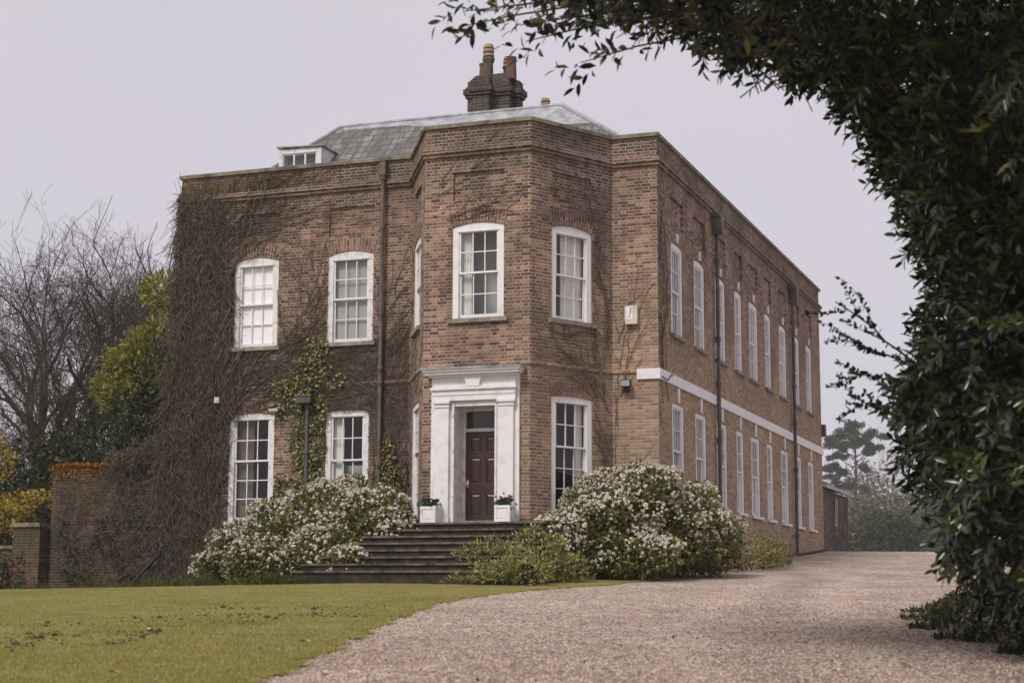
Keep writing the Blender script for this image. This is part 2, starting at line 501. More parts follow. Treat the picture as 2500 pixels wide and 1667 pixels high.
def slate_mat():
    m, t, b = newmat('roof_slate')
    g = NT(t)
    uv = g.n('ShaderNodeUVMap'); uv.uv_map = "UVMap"
    tc = g.n('ShaderNodeTexCoord')
    br = g.n('ShaderNodeTexBrick')
    g.l(uv.outputs[0], br.inputs['Vector'])
    br.inputs['Scale'].default_value = 1
    br.inputs['Brick Width'].default_value = 0.42
    br.inputs['Row Height'].default_value = 0.30
    br.inputs['Mortar Size'].default_value = 0.022
    br.inputs['Color1'].default_value = (0.115, 0.107, 0.108, 1)
    br.inputs['Color2'].default_value = (0.25, 0.24, 0.24, 1)
    br.inputs['Mortar'].default_value = (0.045, 0.04, 0.04, 1)
    st = g.n('ShaderNodeMapping'); st.inputs['Scale'].default_value = (5, 0.5, 1)
    g.l(uv.outputs[0], st.inputs[0])
    s = g.noise(st.outputs[0], 1.5, 4, 0.7)
    c = g.mix(g.m('MULTIPLY', g.ramp(s, [(0.40, 0.0), (0.58, 1.0)]), 0.85), br.outputs['Color'], (0.075, 0.068, 0.058))
    g.l(c, b.inputs['Base Color'])
    b.inputs['Roughness'].default_value = 0.6
    g.bump(br.outputs['Fac'], -0.6, 0.02, b)
    return m
M['slate'] = slate_mat()

def lawn_mat():
    m, t, b = newmat('mown_grass')
    g = NT(t)
    tc = g.n('ShaderNodeTexCoord')
    a = g.noise(tc.outputs['Object'], 0.35, 4, 0.6)
    c = g.ramp(a, [(0.35, (0.25, 0.235, 0.06)), (0.5, (0.39, 0.34, 0.115)), (0.68, (0.50, 0.42, 0.18))])
    mp = g.n('ShaderNodeMapping'); mp.inputs['Scale'].default_value = (1, 1, 1)
    g.l(tc.outputs['Object'], mp.inputs[0])
    f = g.noise(mp.outputs[0], 55, 4, 0.75)
    c = g.mix(g.ramp(f, [(0.4, 0.75), (0.62, 0.0)]), c, (0.075, 0.085, 0.015))
    q = g.noise(tc.outputs['Object'], 2.2, 5, 0.75)
    c = g.mix(g.m('MULTIPLY', g.ramp(q, [(0.5, 0.0), (0.66, 1.0)]), 0.75), c, (0.40, 0.31, 0.15))
    q2 = g.noise(tc.outputs['Object'], 0.9, 5, 0.7)
    c = g.mix(g.m('MULTIPLY', g.ramp(q2, [(0.5, 0.0), (0.64, 1.0)]), 0.6), c, (0.13, 0.14, 0.025))
    g.l(c, b.inputs['Base Color'])
    b.inputs['Roughness'].default_value = 0.9
    b.inputs['Specular IOR Level'].default_value = 0.15
    g.bump(f, 0.9, 0.04, b)
    return m
M['lawn'] = lawn_mat()

def gravel_mat():
    m, t, b = newmat('pink_gravel')
    g = NT(t)
    tc = g.n('ShaderNodeTexCoord')
    vo = g.n('ShaderNodeTexVoronoi'); vo.inputs['Scale'].default_value = 24
    g.l(tc.outputs['Object'], vo.inputs['Vector'])
    sp = g.n('ShaderNodeSeparateColor'); g.l(vo.outputs['Color'], sp.inputs[0])
    c = g.ramp(sp.outputs[0], [(0.0, (0.12, 0.088, 0.07)), (0.3, (0.31, 0.235, 0.19)), (0.65, (0.47, 0.375, 0.315)), (1.0, (0.66, 0.57, 0.50))])
    vo2 = g.n('ShaderNodeTexVoronoi'); vo2.inputs['Scale'].default_value = 11
    g.l(tc.outputs['Object'], vo2.inputs['Vector'])
    sp2 = g.n('ShaderNodeSeparateColor'); g.l(vo2.outputs['Color'], sp2.inputs[0])
    c = g.mix(g.ramp(sp2.outputs[1], [(0.86, 0.0), (0.95, 0.6)]), c, (0.13, 0.09, 0.075))
    a = g.noise(tc.outputs['Object'], 0.5, 5, 0.65)
    c = g.mix(g.ramp(a, [(0.42, 0.0), (0.66, 0.7)]), c, (0.22, 0.15, 0.12))
    q = g.noise(tc.outputs['Object'], 1.7, 5, 0.7)
    c = g.mix(g.ramp(q, [(0.5, 0.0), (0.72, 0.6)]), c, (0.15, 0.12, 0.09))
    sx = g.n('ShaderNodeSeparateXYZ'); g.l(tc.outputs['Object'], sx.inputs[0])
    lat = g.m('ADD', g.m('MULTIPLY_ADD', sx.outputs[0], float(RT[0]), -CX * float(RT[0])), g.m('MULTIPLY_ADD', sx.outputs[1], float(RT[1]), -CY * float(RT[1])))
    fwd_ = g.m('ADD', g.m('MULTIPLY_ADD', sx.outputs[0], float(FW[0]), -CX * float(FW[0])), g.m('MULTIPLY_ADD', sx.outputs[1], float(FW[1]), -CY * float(FW[1])))
    bend = g.m('MULTIPLY', g.m('POWER', g.m('DIVIDE', fwd_, 36.0, clamp=True), 2.0), 5.0)
    lt = g.m('ADD', g.m('SUBTRACT', lat, bend), g.m('MULTIPLY_ADD', g.noise(tc.outputs['Object'], 0.35, 2), 1.2, -.6))
    t1 = g.m('SUBTRACT', 1.0, g.m('ABSOLUTE', g.m('DIVIDE', g.m('SUBTRACT', lt, 0.55), 0.42)), clamp=True)
    t2 = g.m('SUBTRACT', 1.0, g.m('ABSOLUTE', g.m('DIVIDE', g.m('SUBTRACT', lt, 2.15), 0.42)), clamp=True)
    c = g.mix(g.m('MULTIPLY', g.m('MAXIMUM', t1, t2), 0.30), c, (0.52, 0.42, 0.36))
    mid_ = g.m('SUBTRACT', 1.0, g.m('ABSOLUTE', g.m('DIVIDE', g.m('SUBTRACT', lt, 1.35), 0.6)), clamp=True)
    c = g.mix(g.m('MULTIPLY', mid_, 0.35), c, (0.17, 0.125, 0.10))
    g.l(c, b.inputs['Base Color'])
    b.inputs['Roughness'].default_value = 0.9
    b.inputs['Specular IOR Level'].default_value = 0.2
    g.bump(vo.outputs['Distance'], -0.9, 0.03, b)
    return m
M['gravel'] = gravel_mat()
M['field'] = simple('rough_grass', (0.07, 0.075, 0.02), (0.16, 0.14, 0.05), 1.2, 0.95, 0.5)
M['stone_grit'] = leafmat('gravel_stones', [(0.10, 0.072, 0.058), (0.33, 0.24, 0.195), (0.50, 0.39, 0.33), (0.70, 0.6, 0.53)], 0.9, 0.2, 0)
M['blade'] = leafmat('grass_blades', [(0.17, 0.17, 0.04), (0.37, 0.335, 0.10), (0.56, 0.48, 0.20)], 0.7, 0.2, 0.3)
M['laurel'] = leafmat('laurel_leaf', [(0.006, 0.010, 0.004), (0.010, 0.017, 0.005), (0.016, 0.027, 0.008), (0.028, 0.045, 0.012), (0.046, 0.068, 0.018), (0.12, 0.13, 0.025), (0.26, 0.23, 0.035)], 0.26, 0.8, 0.12)
M['holly'] = leafmat('small_dark_leaf', [(0.012, 0.018, 0.006), (0.03, 0.04, 0.01), (0.09, 0.10, 0.02)], 0.4, 0.4, 0.15)
M['bushleaf'] = leafmat('evergreen_shrub_leaf', [(0.028, 0.038, 0.011), (0.10, 0.107, 0.03), (0.23, 0.21, 0.06), (0.40, 0.34, 0.12)], 0.45, 0.35, 0.25)
M['limeleaf'] = leafmat('variegated_leaf', [(0.05, 0.06, 0.014), (0.2, 0.19, 0.05), (0.36, 0.32, 0.11), (0.54, 0.5, 0.26)], 0.5, 0.3, 0.3)
M['blossom'] = leafmat('cream_blossom', [(0.56, 0.50, 0.39), (0.74, 0.69, 0.60), (0.84, 0.80, 0.75)], 0.8, 0.1, 0.3)
M['ivy'] = leafmat('ivy_leaf', [(0.025, 0.035, 0.009), (0.08, 0.082, 0.02), (0.19, 0.17, 0.042), (0.30, 0.255, 0.07)], 0.4, 0.4, 0.15)
M['darkleaf'] = leafmat('dark_evergreen', [(0.018, 0.026, 0.010), (0.045, 0.055, 0.022), (0.08, 0.088, 0.038)], 0.6, 0.2, 0.2)
M['yellowleaf'] = leafmat('yellow_green_leaf', [(0.08, 0.095, 0.018), (0.23, 0.225, 0.04), (0.42, 0.38, 0.085)], 0.5, 0.3, 0.35)
M['gold'] = leafmat('yellow_blossom', [(0.20, 0.15, 0.02), (0.42, 0.30, 0.05), (0.58, 0.45, 0.13)], 0.6, 0.2, 0.35)
M['pine'] = leafmat('pine_needles', [(0.022, 0.032, 0.014), (0.045, 0.06, 0.028), (0.07, 0.085, 0.04)], 0.7, 0.2, 0.15)
M['farleaf'] = leafmat('haze_paled_leaf', [(0.06, 0.07, 0.032), (0.12, 0.125, 0.06), (0.19, 0.17, 0.09)], 0.7, 0.2, 0.2)  # leaf colours lightened to imitate haze over distance
M['red'] = leafmat('red_petal', [(0.14, 0.008, 0.012), (0.24, 0.014, 0.02), (0.3, 0.06, 0.05)], 0.6, 0.2, 0.2)
M['potleaf'] = leafmat('geranium_leaf', [(0.02, 0.04, 0.012), (0.05, 0.085, 0.025)], 0.5, 0.3, 0.2)
M['mossorange'] = leafmat('orange_moss', [(0.16, 0.055, 0.012), (0.32, 0.13, 0.025), (0.40, 0.2, 0.04)], 0.95, 0.1, 0.1)
M['drygrass'] = leafmat('border_blades', [(0.03, 0.042, 0.01), (0.08, 0.09, 0.022), (0.18, 0.17, 0.06)], 0.7, 0.2, 0.25)

# ------------------------------------------------------------------ ground
FB_D = [0, 3, 11.5, 13.6, 14.8, 19, 24.1, 27, 29.6, 33.35, 36.2, 37, 60]
FB_L = [-2.3, -2.1, -1.68, -1.6, -1.53, -1.4, -1.05, -0.5, 0.25, 2.05, 3.6, 3.6, 3.6]
def fb(d):
    wob = 0.05 * np.sin(d * 3.1) + 0.04 * np.sin(d * 7.7 + 1) + 0.03 * np.sin(d * 17.0) + .03 * np.sin(d * 41.0 + 2 * np.sin(d * 5))
    return np.interp(d, FB_D, FB_L) + wob

def strip(name, ds, lfun, rfun, ncol, dz, mat, kind, power=1.0):
    rows = []
    for d in ds:
        a, b = lfun(d), rfun(d)
        tt = np.linspace(0, 1, ncol) ** power
        l = a + (b - a) * tt
        x, y = dl(d, l)
        z = terr(x, y) + dz
        rows.append(np.stack([x, y, z], -1))
    V = np.concatenate(rows)
    nr = len(ds)
    i, j = np.meshgrid(np.arange(nr - 1), np.arange(ncol - 1), indexing='ij')
    a = (i * ncol + j).ravel()
    Fq = np.stack([a, a + 1, a + ncol + 1, a + ncol], -1)
    o = link(name, npmesh(name, V, [Fq], True), mat)
    tag(o, kind=kind)
    return o

dsg = np.concatenate([np.linspace(-60, 90, 76), np.linspace(100, 900, 30)])
strip('ground', dsg, lambda d: -400, lambda d: 400, 161, -0.06, M['field'], 'structure')
dss = np.concatenate([np.linspace(-8, 40, 260), np.linspace(41, 57, 17)])
drive = strip('gravel_drive', np.concatenate([dss, np.linspace(58, 100, 22)]), lambda d: fb(d) - 0.4, lambda d: 26.0, 90, -0.014, M['gravel'], 'structure')
lawn = strip('lawn', np.concatenate([np.linspace(-8, 9.9, 40), np.linspace(10, 37, 500), np.linspace(37.2, 46, 20)]), lambda d: -45.0, lambda d: fb(d), 90, 0.0, M['lawn'], 'structure')
# give the lawn's edge a small drop to the gravel
def bed(name, front, back, dz, n=30):
    rows = []
    f = np.array(front, float); b = np.array(back, float)
    def rs(p):
        s = np.concatenate([[0], np.cumsum(np.linalg.norm(np.diff(p, axis=0), axis=1))])
        t = np.linspace(0, s[-1], n)
        return np.stack([np.interp(t, s, p[:, 0]), np.interp(t, s, p[:, 1])], -1)
    f, b = rs(f), rs(b)
    f = f + rng.normal(0, 0.03, f.shape)
    m = 8
    V = []
    for k in range(m):
        q = f + (b - f) * k / (m - 1)
        V.append(np.stack([q[:, 0], q[:, 1], terr(q[:, 0], q[:, 1]) + dz + (0.03 if 0 < k < m - 1 else 0)], -1))
    V = np.concatenate(V)
    i, j = np.meshgrid(np.arange(m - 1), np.arange(n - 1), indexing='ij')
    a = (i * n + j).ravel()
    return tag(link(name, npmesh(name, V, [np.stack([a, a + 1, a + n + 1, a + n], -1)], True), M['soil']), kind='structure')
BEDF = [(-1.9, -4.3), (-1.45, -2.7), (-1.1, -1.1), (-.5, .9), (.4, 3.9), (.5, 8.0), (0.22, 12.0), (0.12, 19.8)]
bed('soil_bed', BEDF,
    [(-1.9, -2.0), (-1.1, 0.1), (-0.2, 0.1), (-0.1, 2.0), (-0.1, 8.0), (-0.1, 13), (-0.1, 19.8)], 0.012)
bed('border_soil', [(-17.5, -0.45), (-14, -0.9), (-11, -2.8), (-9, -4.6), (-7, -5.3), (-5.6, -5.2)], [(-17.5, 0.5), (-14, 0.5), (-11, 0.2), (-9, 0.1), (-7, 0.1), (-5.6, 0.1)], 0.012)

# ------------------------------------------------------------------ the house
XA, XB, XC, YC, XD, XE, YG = -11.90, -5.81, -4.60, -2.067, -2.186, -1.032, 19.87
ZT, ZC, ZM = 5.36, 4.71, 0.148
YBK = 12.5
ZG = -4.75
house = empty('country_house', (-5.9, 3.0, -4.3))
tag(house, 'two storey red brick Georgian country house with a canted bay and white sash windows', 'house')

class Wall:
    """a vertical wall plane from p0 to p1 (xy); local (u, n, z): u along, n outward"""
    def __init__(s, p0, p1, u_off=0.0):
        s.p0 = Vector((p0[0], p0[1], 0)); d = Vector((p1[0] - p0[0], p1[1] - p0[1], 0))
        s.L = d.length; s.U = d.normalized(); s.N = Vector((s.U.y, -s.U.x, 0)); s.off = u_off
    def fr(s, p):
        q = s.p0 + s.U * p[0] + s.N * p[1]
        return (q.x, q.y, p[2])

W1 = Wall((XA, 0), (XB, 0)); W2 = Wall((XB, 0), (XC, YC), W1.L); W3 = Wall((XC, YC), (XD, YC), W1.L + 2.4)
W4 = Wall((XD, YC), (XE, 0), W1.L + 4.8); W5 = Wall((XE, 0), (0, 0), W1.L + 7.2); W6 = Wall((0, 0), (0, YG), W1.L + 8.3)
W7 = Wall((0, YG), (XA, YG - 4)); W8 = Wall((XA, YG - 4), (XA, 0))

def arc(u0, u1, z, rise, n=10):
    pts = []
    for k in range(n + 1):
        t = k / n
        pts.append((u0 + (u1 - u0) * t, z + rise * (1 - (2 * t - 1) ** 2)))
    return pts

def wall_mesh(mb, wl, z0, z1, opens, recs=()):
    """opens: (u0,u1,zb,zs,rise); recs: (u0,u1,zb,zt,depth)"""
    us = sorted({0.0, wl.L, *[o[0] for o in opens], *[o[1] for o in opens], *[r[0] for r in recs], *[r[1] for r in recs]})
    zs = sorted({z0, z1, *[o[2] for o in opens], *[o[3] + o[4] for o in opens], *[r[2] for r in recs], *[r[3] for r in recs]})
    fr = wl.fr
    def q(u0, u1, a, b, n=0.0):
        mb.poly([fr((u0, n, a)), fr((u1, n, a)), fr((u1, n, b)), fr((u0, n, b))],
                [(u0 + wl.off, a), (u1 + wl.off, a), (u1 + wl.off, b), (u0 + wl.off, b)])
    for i in range(len(us) - 1):
        for j in range(len(zs) - 1):
            uc, zc = (us[i] + us[i + 1]) / 2, (zs[j] + zs[j + 1]) / 2
            if any(o[0] < uc < o[1] and o[2] < zc < o[3] + o[4] for o in opens): continue
            r = [r for r in recs if r[0] < uc < r[1] and r[2] < zc < r[3]]
            q(us[i], us[i + 1], zs[j], zs[j + 1], -r[0][4] if r else 0.0)
    for (u0, u1, a, b, dp) in recs:
        for (p, s) in (((u0, a), (u0, b)), ((u0, b), (u1, b)), ((u1, b), (u1, a)), ((u1, a), (u0, a))):
            mb.poly([fr((p[0], 0, p[1])), fr((s[0], 0, s[1])), fr((s[0], -dp, s[1])), fr((p[0], -dp, p[1]))],
                    [(p[0], p[1]), (s[0], s[1]), (s[0] + .01, s[1] + .01), (p[0] + .01, p[1] + .01)])
    for (u0, u1, zb, zsn, rise) in opens:
        ap = arc(u0, u1, zsn, rise) if rise > 0 else [(u0, zsn), (u1, zsn)]
        if rise > 0:
            top = zsn + rise
            for k in range(len(ap) - 1):
                (a, za), (b, zb2) = ap[k], ap[k + 1]
                pts = [(a, za), (b, zb2), (b, top), (a, top)]
                mb.poly([fr((p[0], 0, p[1])) for p in pts], [(p[0] + wl.off, p[1]) for p in pts])
        loop = [(u0, zb)] + ap + [(u1, zb)]
        for k in range(len(loop)):
            p, s = loop[k], loop[(k + 1) % len(loop)]
            mb.poly([fr((p[0], 0, p[1])), fr((s[0], 0, s[1])), fr((s[0], -0.16, s[1])), fr((p[0], -0.16, p[1]))],
                    [(p[0], p[1]), (s[0], s[1]), (s[0] + .16, s[1]), (p[0] + .16, p[1])])

WIN = []   # (wall, u0, u1, zb, zs, rise, cols, rowsU, rowsL, zmeet, style)
def aw(wl, u0, u1, zb, zs, rise, cols, ru, rl, zm, **k):
    WIN.append((wl, u0, u1, zb, zs, rise, cols, ru, rl, zm, k))
aw(W1, 1.52, 2.69, 1.15, 3.19, 0.11, 3, 2, 2, 2.17, dress='shade')
aw(W1, 3.98, 5.14, 1.15, 3.19, 0.11, 3, 2, 2, 2.17, dress='blind', room='room_pale')
aw(W1, 1.50, 2.68, -2.92, -0.46, 0.06, 3, 2, 3, -1.52, dress='beige', room='room_dark')
aw(W1, 4.00, 5.09, -2.92, -0.46, 0.06, 3, 2, 3, -1.56, dress='net_side', room='room_dark')
for WW in (W2, W4):
    aw(WW, 0.60, 1.76, 1.17, 3.13, 0.09, 3, 2, 2, 2.14, dress='net', room='room_pale')
    aw(WW, 0.59, 1.76, -2.92, -0.49, 0.04, 3, 2, 3, -1.52, dress='edge', room='room_dark')
aw(W3, 0.65, 1.82, 1.17, 3.15, 0.09, 3, 2, 2, 2.16, dress='left', room='room_pale')
SIDE = [(1.13, 2.17, 3), (3.22, 4.26, 3), (5.36, 6.42, 3), (7.48, 8.31, 2), (9.2, 10.28, 3), (11.22, 12.04, 2), (13.2, 14.24, 3), (15.24, 16.28, 3), (17.4, 18.34, 3)]
for k, (a, b, c) in enumerate(SIDE):
    aw(W6, a, b, 1.16, 3.20, 0.06, c, 2, 2, 2.16, dress='net' if k in (2, 3, 4, 6) else 'edge', room='room_pale', side=True, sn=k)
    aw(W6, a, b, -2.46, -0.38, 0.0, c, 2, 2, -1.42, dress='shutter' if k > 2 else 'edge', room='room_dark', side=True, sn=k)

mb = MB()
DOOR_O = (XC * -1 + -3.86, XC * -1 + -2.93)   # u of the door opening in W3
for wl, recs in ((W1, [(1.62, 2.69, 3.66, 4.34, 0.05), (3.99, 5.15, 3.66, 4.34, 0.05)]), (W2, [(0.62, 1.76, 3.71, 4.35, 0.06)]),
                 (W3, [(0.65, 1.81, 3.74, 4.36, 0.06)]), (W4, [(0.62, 1.76, 3.71, 4.35, 0.06)]), (W5, []),
                 (W6, [(a + 0.02, b + 0.12, 3.62, 4.28, 0.06) for a, b, c in SIDE])):
    op = [(x[1], x[2], x[3], x[4], x[5]) for x in WIN if x[0] is wl]
    if wl is W3: op.append((DOOR_O[0], DOOR_O[1], -3.14, -0.65, 0.0))
    wall_mesh(mb, wl, ZG, ZT, op, recs)
for wl in (W7, W8):
    wall_mesh(mb, wl, ZG, ZT, [])
mb.build('wall', M['brick'], house)

# brick cornice, string course, coping following the wall line
LINE = [(XA, YG - 4), (XA, 0), (XB, 0), (XC, YC), (XD, YC), (XE, 0), (0, 0), (0, YG), (XA, YG - 4)]
def offset_line(pts, o):
    out = []
    n = len(pts)
    for i in range(n):
        ds = []
        if i > 0: ds.append((Vector(pts[i]) - Vector(pts[i - 1])).normalized())
        if i < n - 1: ds.append((Vector(pts[i + 1]) - Vector(pts[i])).normalized())
        ns = [Vector((d.y, -d.x)) for d in ds]
        if len(ns) == 1: out.append(Vector(pts[i]) + ns[0] * o)
        else:
            m_ = (ns[0] + ns[1]).normalized()
            out.append(Vector(pts[i]) + m_ * (o / max(0.3, m_.dot(ns[0]))))
    return out
def band(name, line, prof, mat, parent, closed_back=None):
    """sweep profile [(out, z)] along the plan line"""
    mb = MB()
    L = [offset_line(line, o) for o, z in prof]
    acc = 0.0
    for i in range(len(line) - 1):
        seg = (Vector(line[i + 1]) - Vector(line[i])).length
        for k in range(len(prof)):
            k2 = (k + 1) % len(prof)
            A, B = L[k], L[k2]
            za, zb = prof[k][1], prof[k2][1]
            pz = za + 0.001 * k; p2 = zb if abs(zb - za) > 1e-4 else za + abs(prof[k2][0] - prof[k][0])
            mb.poly([(A[i].x, A[i].y, za), (A[i + 1].x, A[i + 1].y, za), (B[i + 1].x, B[i + 1].y, zb), (B[i].x, B[i].y, zb)],
                    [(acc, za), (acc + seg, za), (acc + seg, p2), (acc, p2)])
        acc += seg
    for e in (0, -1):
        mb.poly([(L[k][e].x, L[k][e].y, prof[k][1]) for k in range(len(prof))])
    return mb.build(name, mat, parent)
band('cornice', LINE, [(-0.02, ZC), (0.05, ZC), (0.05, ZC + 0.075), (0.09, ZC + 0.078), (0.09, ZC + 0.16), (0.02, ZC + 0.2), (-0.02, ZC + 0.2)], M['brick'], house)
band('coping', LINE, [(-0.36, ZT), (0.055, ZT - 0.003), (0.06, ZT + 0.075), (-0.1, ZT + 0.13), (-0.36, ZT + 0.1)], M['coping'], house)
band('parapet_back', LINE, [(-0.33, ZT - 0.7), (-0.30, ZT - 0.7), (-0.30, ZT - 0.002), (-0.33, ZT - 0.002)], M['brick'], house)
band('string_course', [(XA, 0), (XB, 0), (XC, YC), (XD, YC), (XE, 0), (-0.47, 0)], [(-0.02, ZM - 0.01), (0.03, ZM), (0.03, ZM + 0.075), (-0.02, ZM + 0.095)], M['brick'], house)
band('white_band', [(-0.466, 0), (0, 0), (0, YG - 0.02)], [(-0.02, 0.0), (0.055, 0.0), (0.055, 0.225), (-0.02, 0.232)], M['white'], house)

# brick arches over windows and keystones
for x in WIN:
    wl, u0, u1, zb, zs, rise, cols, ru, rl, zm, k = x
    if k.get('side'):
        mb = MB()
        uc = (u0 + u1) / 2
        if zb > 0: mb.prism([(uc - 0.05, 3.30), (uc + 0.05, 3.30), (uc + 0.07, 3.50), (uc - 0.07, 3.50)], 0.001, 0.035, wl.fr)
        else: mb.prism([(uc - 0.065, -0.34), (uc + 0.065, -0.34), (uc + 0.08, -0.012), (uc - 0.08, -0.012)], 0.001, 0.03, wl.fr)
        mb.build('keystone', M['white'], house)
        continue
    mb = MB()
    ex, hh = 0.09, 0.31
    lo = arc(u0, u1, zs, rise, 12)
    hi = arc(u0 - ex, u1 + ex, zs + hh * 0.95, rise * 1.05, 12)
    for i in range(12):
        pts = [lo[i], lo[i + 1], hi[i + 1], hi[i]]
        uvs = [((u0 + (u1 - u0) * (i + dx) / 12), zz) for dx, zz in ((0, zs), (1, zs), (1, zs + hh), (0, zs + hh))]
        mb.poly([wl.fr((p[0], 0.005, p[1])) for p in pts], uvs)
    mb.build('brick_arch', M['soldier'], house)

def curtain(wl, u0, u1, z0, z1, n, amp, waves, mat, parent, name='curtain'):
    m = max(8, int(waves * 8))
    us = np.linspace(u0, u1, m)
    V = []
    for u in us:
        nn = n + amp * math.sin((u - u0) / (u1 - u0) * waves * 2 * math.pi)
        V += [wl.fr((u, nn, z0)), wl.fr((u, nn, z1))]
    Fq = np.array([[2 * i, 2 * i + 2, 2 * i + 3, 2 * i + 1] for i in range(m - 1)])
    return link(name, npmesh(name, np.array(V), [Fq], True), mat, parent)

def window(x):
    wl, u0, u1, zb, zs, rise, cols, ru, rl, zm, k = x
    fr = wl.fr
    side = k.get('side')
    j = 0.135 if not side else 0.15
    f0 = -0.015 if not side else -0.02      # outer face of the frame
    f1 = f0 - 0.09
    mat = M['white'] if (side or wl is not W1) else M['worn_white']
    mb = MB()
    bot = 0.02
    zi = zs - 0.085                         # inner head
    mb.box((u0 + .002, f1, zb), (u0 + j, f0, zs - 0.0), fr)
    mb.box((u1 - j, f1, zb), (u1 - .002, f0, zs - 0.0), fr)
    # head with segmental top
    ap = arc(u0 + .002, u1 - .002, zs + .001, max(0, rise - 0.004), 10) if rise else [(u0 + .002, zs), (u1 - .002, zs)]
    mb.prism([(u0 + j, zi), (u1 - j, zi)] + [(p[0], p[1]) for p in ap[::-1]] , f1, f0 - 0.002, fr)
    if not side:
        mb.box((u0 + j - 0.03, f0 - 0.0005, zi - 0.02), (u1 - j + 0.03, f0 + 0.008, zi + 0.012), fr)
    win = mb.build('window', mat, house)
    # sashes
    a, b = u0 + j, u1 - j
    def sash(z0, z1, n0, rows, name, rail_b, rail_t):
        m_ = MB()
        st = 0.042
        d = 0.035
        m_.box((a, n0 - d, z0), (a + st, n0, z1), fr); m_.box((b - st, n0 - d, z0), (b, n0, z1), fr)
        m_.box((a + st, n0 - d, z0), (b - st, n0, z0 + rail_b), fr); m_.box((a + st, n0 - d, z1 - rail_t), (b - st, n0, z1), fr)
        gw = 0.022
        ia, ib, iz0, iz1 = a + st, b - st, z0 + rail_b, z1 - rail_t
        for c in range(1, cols):
            uc = ia + (ib - ia) * c / cols
            m_.box((uc - gw / 2, n0 - d + .004, iz0), (uc + gw / 2, n0 - .004, iz1), fr)
        for r in range(1, rows):
            zc = iz0 + (iz1 - iz0) * r / rows
            for c in range(cols):
                ua = ia + (ib - ia) * c / cols + (gw / 2 if c else 0)
                ub = ia + (ib - ia) * (c + 1) / cols - (gw / 2 if c < cols - 1 else 0)
                m_.box((ua, n0 - d + .006, zc - gw / 2), (ub, n0 - .006, zc + gw / 2), fr)
        m_.build(name, M['white'], win)
        gl = MB()
        gl.poly([fr((ia - .01, n0 - d * .6, iz0 - .01)), fr((ib + .01, n0 - d * .6, iz0 - .01)), fr((ib + .01, n0 - d * .6, iz1 + .01)), fr((ia - .01, n0 - d * .6, iz1 + .01))])
        gl.build('glass', M['glass'], win)
    sash(zm - 0.02, zi, f0 - 0.025, ru, 'upper_sash', 0.042, 0.035)
    sash(zb + bot, zm + 0.022, f0 - 0.064, rl, 'lower_sash', 0.075, 0.042)
    # sill
    m_ = MB()
    if side:
        m_.box((u0 - 0.08, -0.1, zb - 0.075), (u1 + 0.25 if False else u1 + 0.1, 0.075, zb), fr)
        m_.build('sill', M['worn_white'] if zb < 0 else M['stone'], win)
    else:
        m_.box((u0 - 0.09, -0.1, zb - 0.09), (u1 + 0.09, 0.075, zb), fr)
        m_.build('sill', M['worn_white'] if zb < 0 else M['stone'], win)
    # things behind the glass
    dr = k.get('dress')
    n = -0.155 if not side else -0.185
    if dr == 'shade':
        n = -0.125
        q = MB(); q.poly([fr((a, n, zb)), fr((b, n, zb)), fr((b, n, zs)), fr((a, n, zs))]); q.build('blind', M['shade'], win)
    if dr == 'blind':
        q = MB(); q.poly([fr((a, n, zb)), fr((b, n, zb)), fr((b, n, zs)), fr((a, n, zs))], [(0, 0), (1, 0), (1, zs - zb), (0, zs - zb)]); q.build('blind', M['blind'], win)
    if dr == 'beige':
        curtain(wl, a + 0.02, a + 0.42, zb, zs, n - 0.04, 0.02, 5, M['beige'], win)
    if dr == 'net_side':
        curtain(wl, a, a + 0.26, zb, zs, n - 0.02, 0.015, 4, M['curtain'], win)
        q = MB(); q.poly([fr((a, n - .2, zb)), fr((b, n - .2, zb)), fr((b, n - .2, zm - 0.1)), fr((a, n - .2, zm - .1))]); q.build('blind', M['blind'], win)
    if dr == 'net':
        if side: curtain(wl, a, b - 0.1, zb, zs, n - 0.03, 0.015, 6, M['curtain'], win)
        else: curtain(wl, a + 0.27, b, zb, zs, n - 0.03, 0.015, 7, M['curtain'], win)
    if dr == 'left':
        curtain(wl, a, a + 0.24, zb, zs, n - 0.03, 0.02, 4, M['curtain'], win)
    if dr == 'edge':
        curtain(wl, b - 0.2, b, zb, zs, n - 0.02, 0.015, 3, M['curtain'], win)
    if dr == 'shutter':
        curtain(wl, a, b, zb, zm, n + 0.02, 0.004, 3, M['shade'], win, 'blind')
    # the room behind: an open-fronted box
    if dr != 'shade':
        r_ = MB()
        ua, ub, za, zb2, n0, n1 = a - 0.15, b + 0.15, zb - 0.1, zs + 0.05, -0.165, (-0.75 if k.get('room') == 'room_pale' else -1.5)  # pale rooms are kept shallow so their walls look lit
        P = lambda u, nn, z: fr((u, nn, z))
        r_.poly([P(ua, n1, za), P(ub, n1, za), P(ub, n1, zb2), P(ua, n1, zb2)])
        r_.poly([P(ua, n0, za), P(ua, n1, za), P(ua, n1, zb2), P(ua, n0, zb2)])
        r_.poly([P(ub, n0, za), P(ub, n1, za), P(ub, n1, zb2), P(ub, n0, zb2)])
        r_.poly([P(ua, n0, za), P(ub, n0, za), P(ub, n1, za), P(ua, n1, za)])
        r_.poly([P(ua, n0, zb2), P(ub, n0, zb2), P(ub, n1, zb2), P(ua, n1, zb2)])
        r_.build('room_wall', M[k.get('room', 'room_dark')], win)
for x in WIN: window(x)

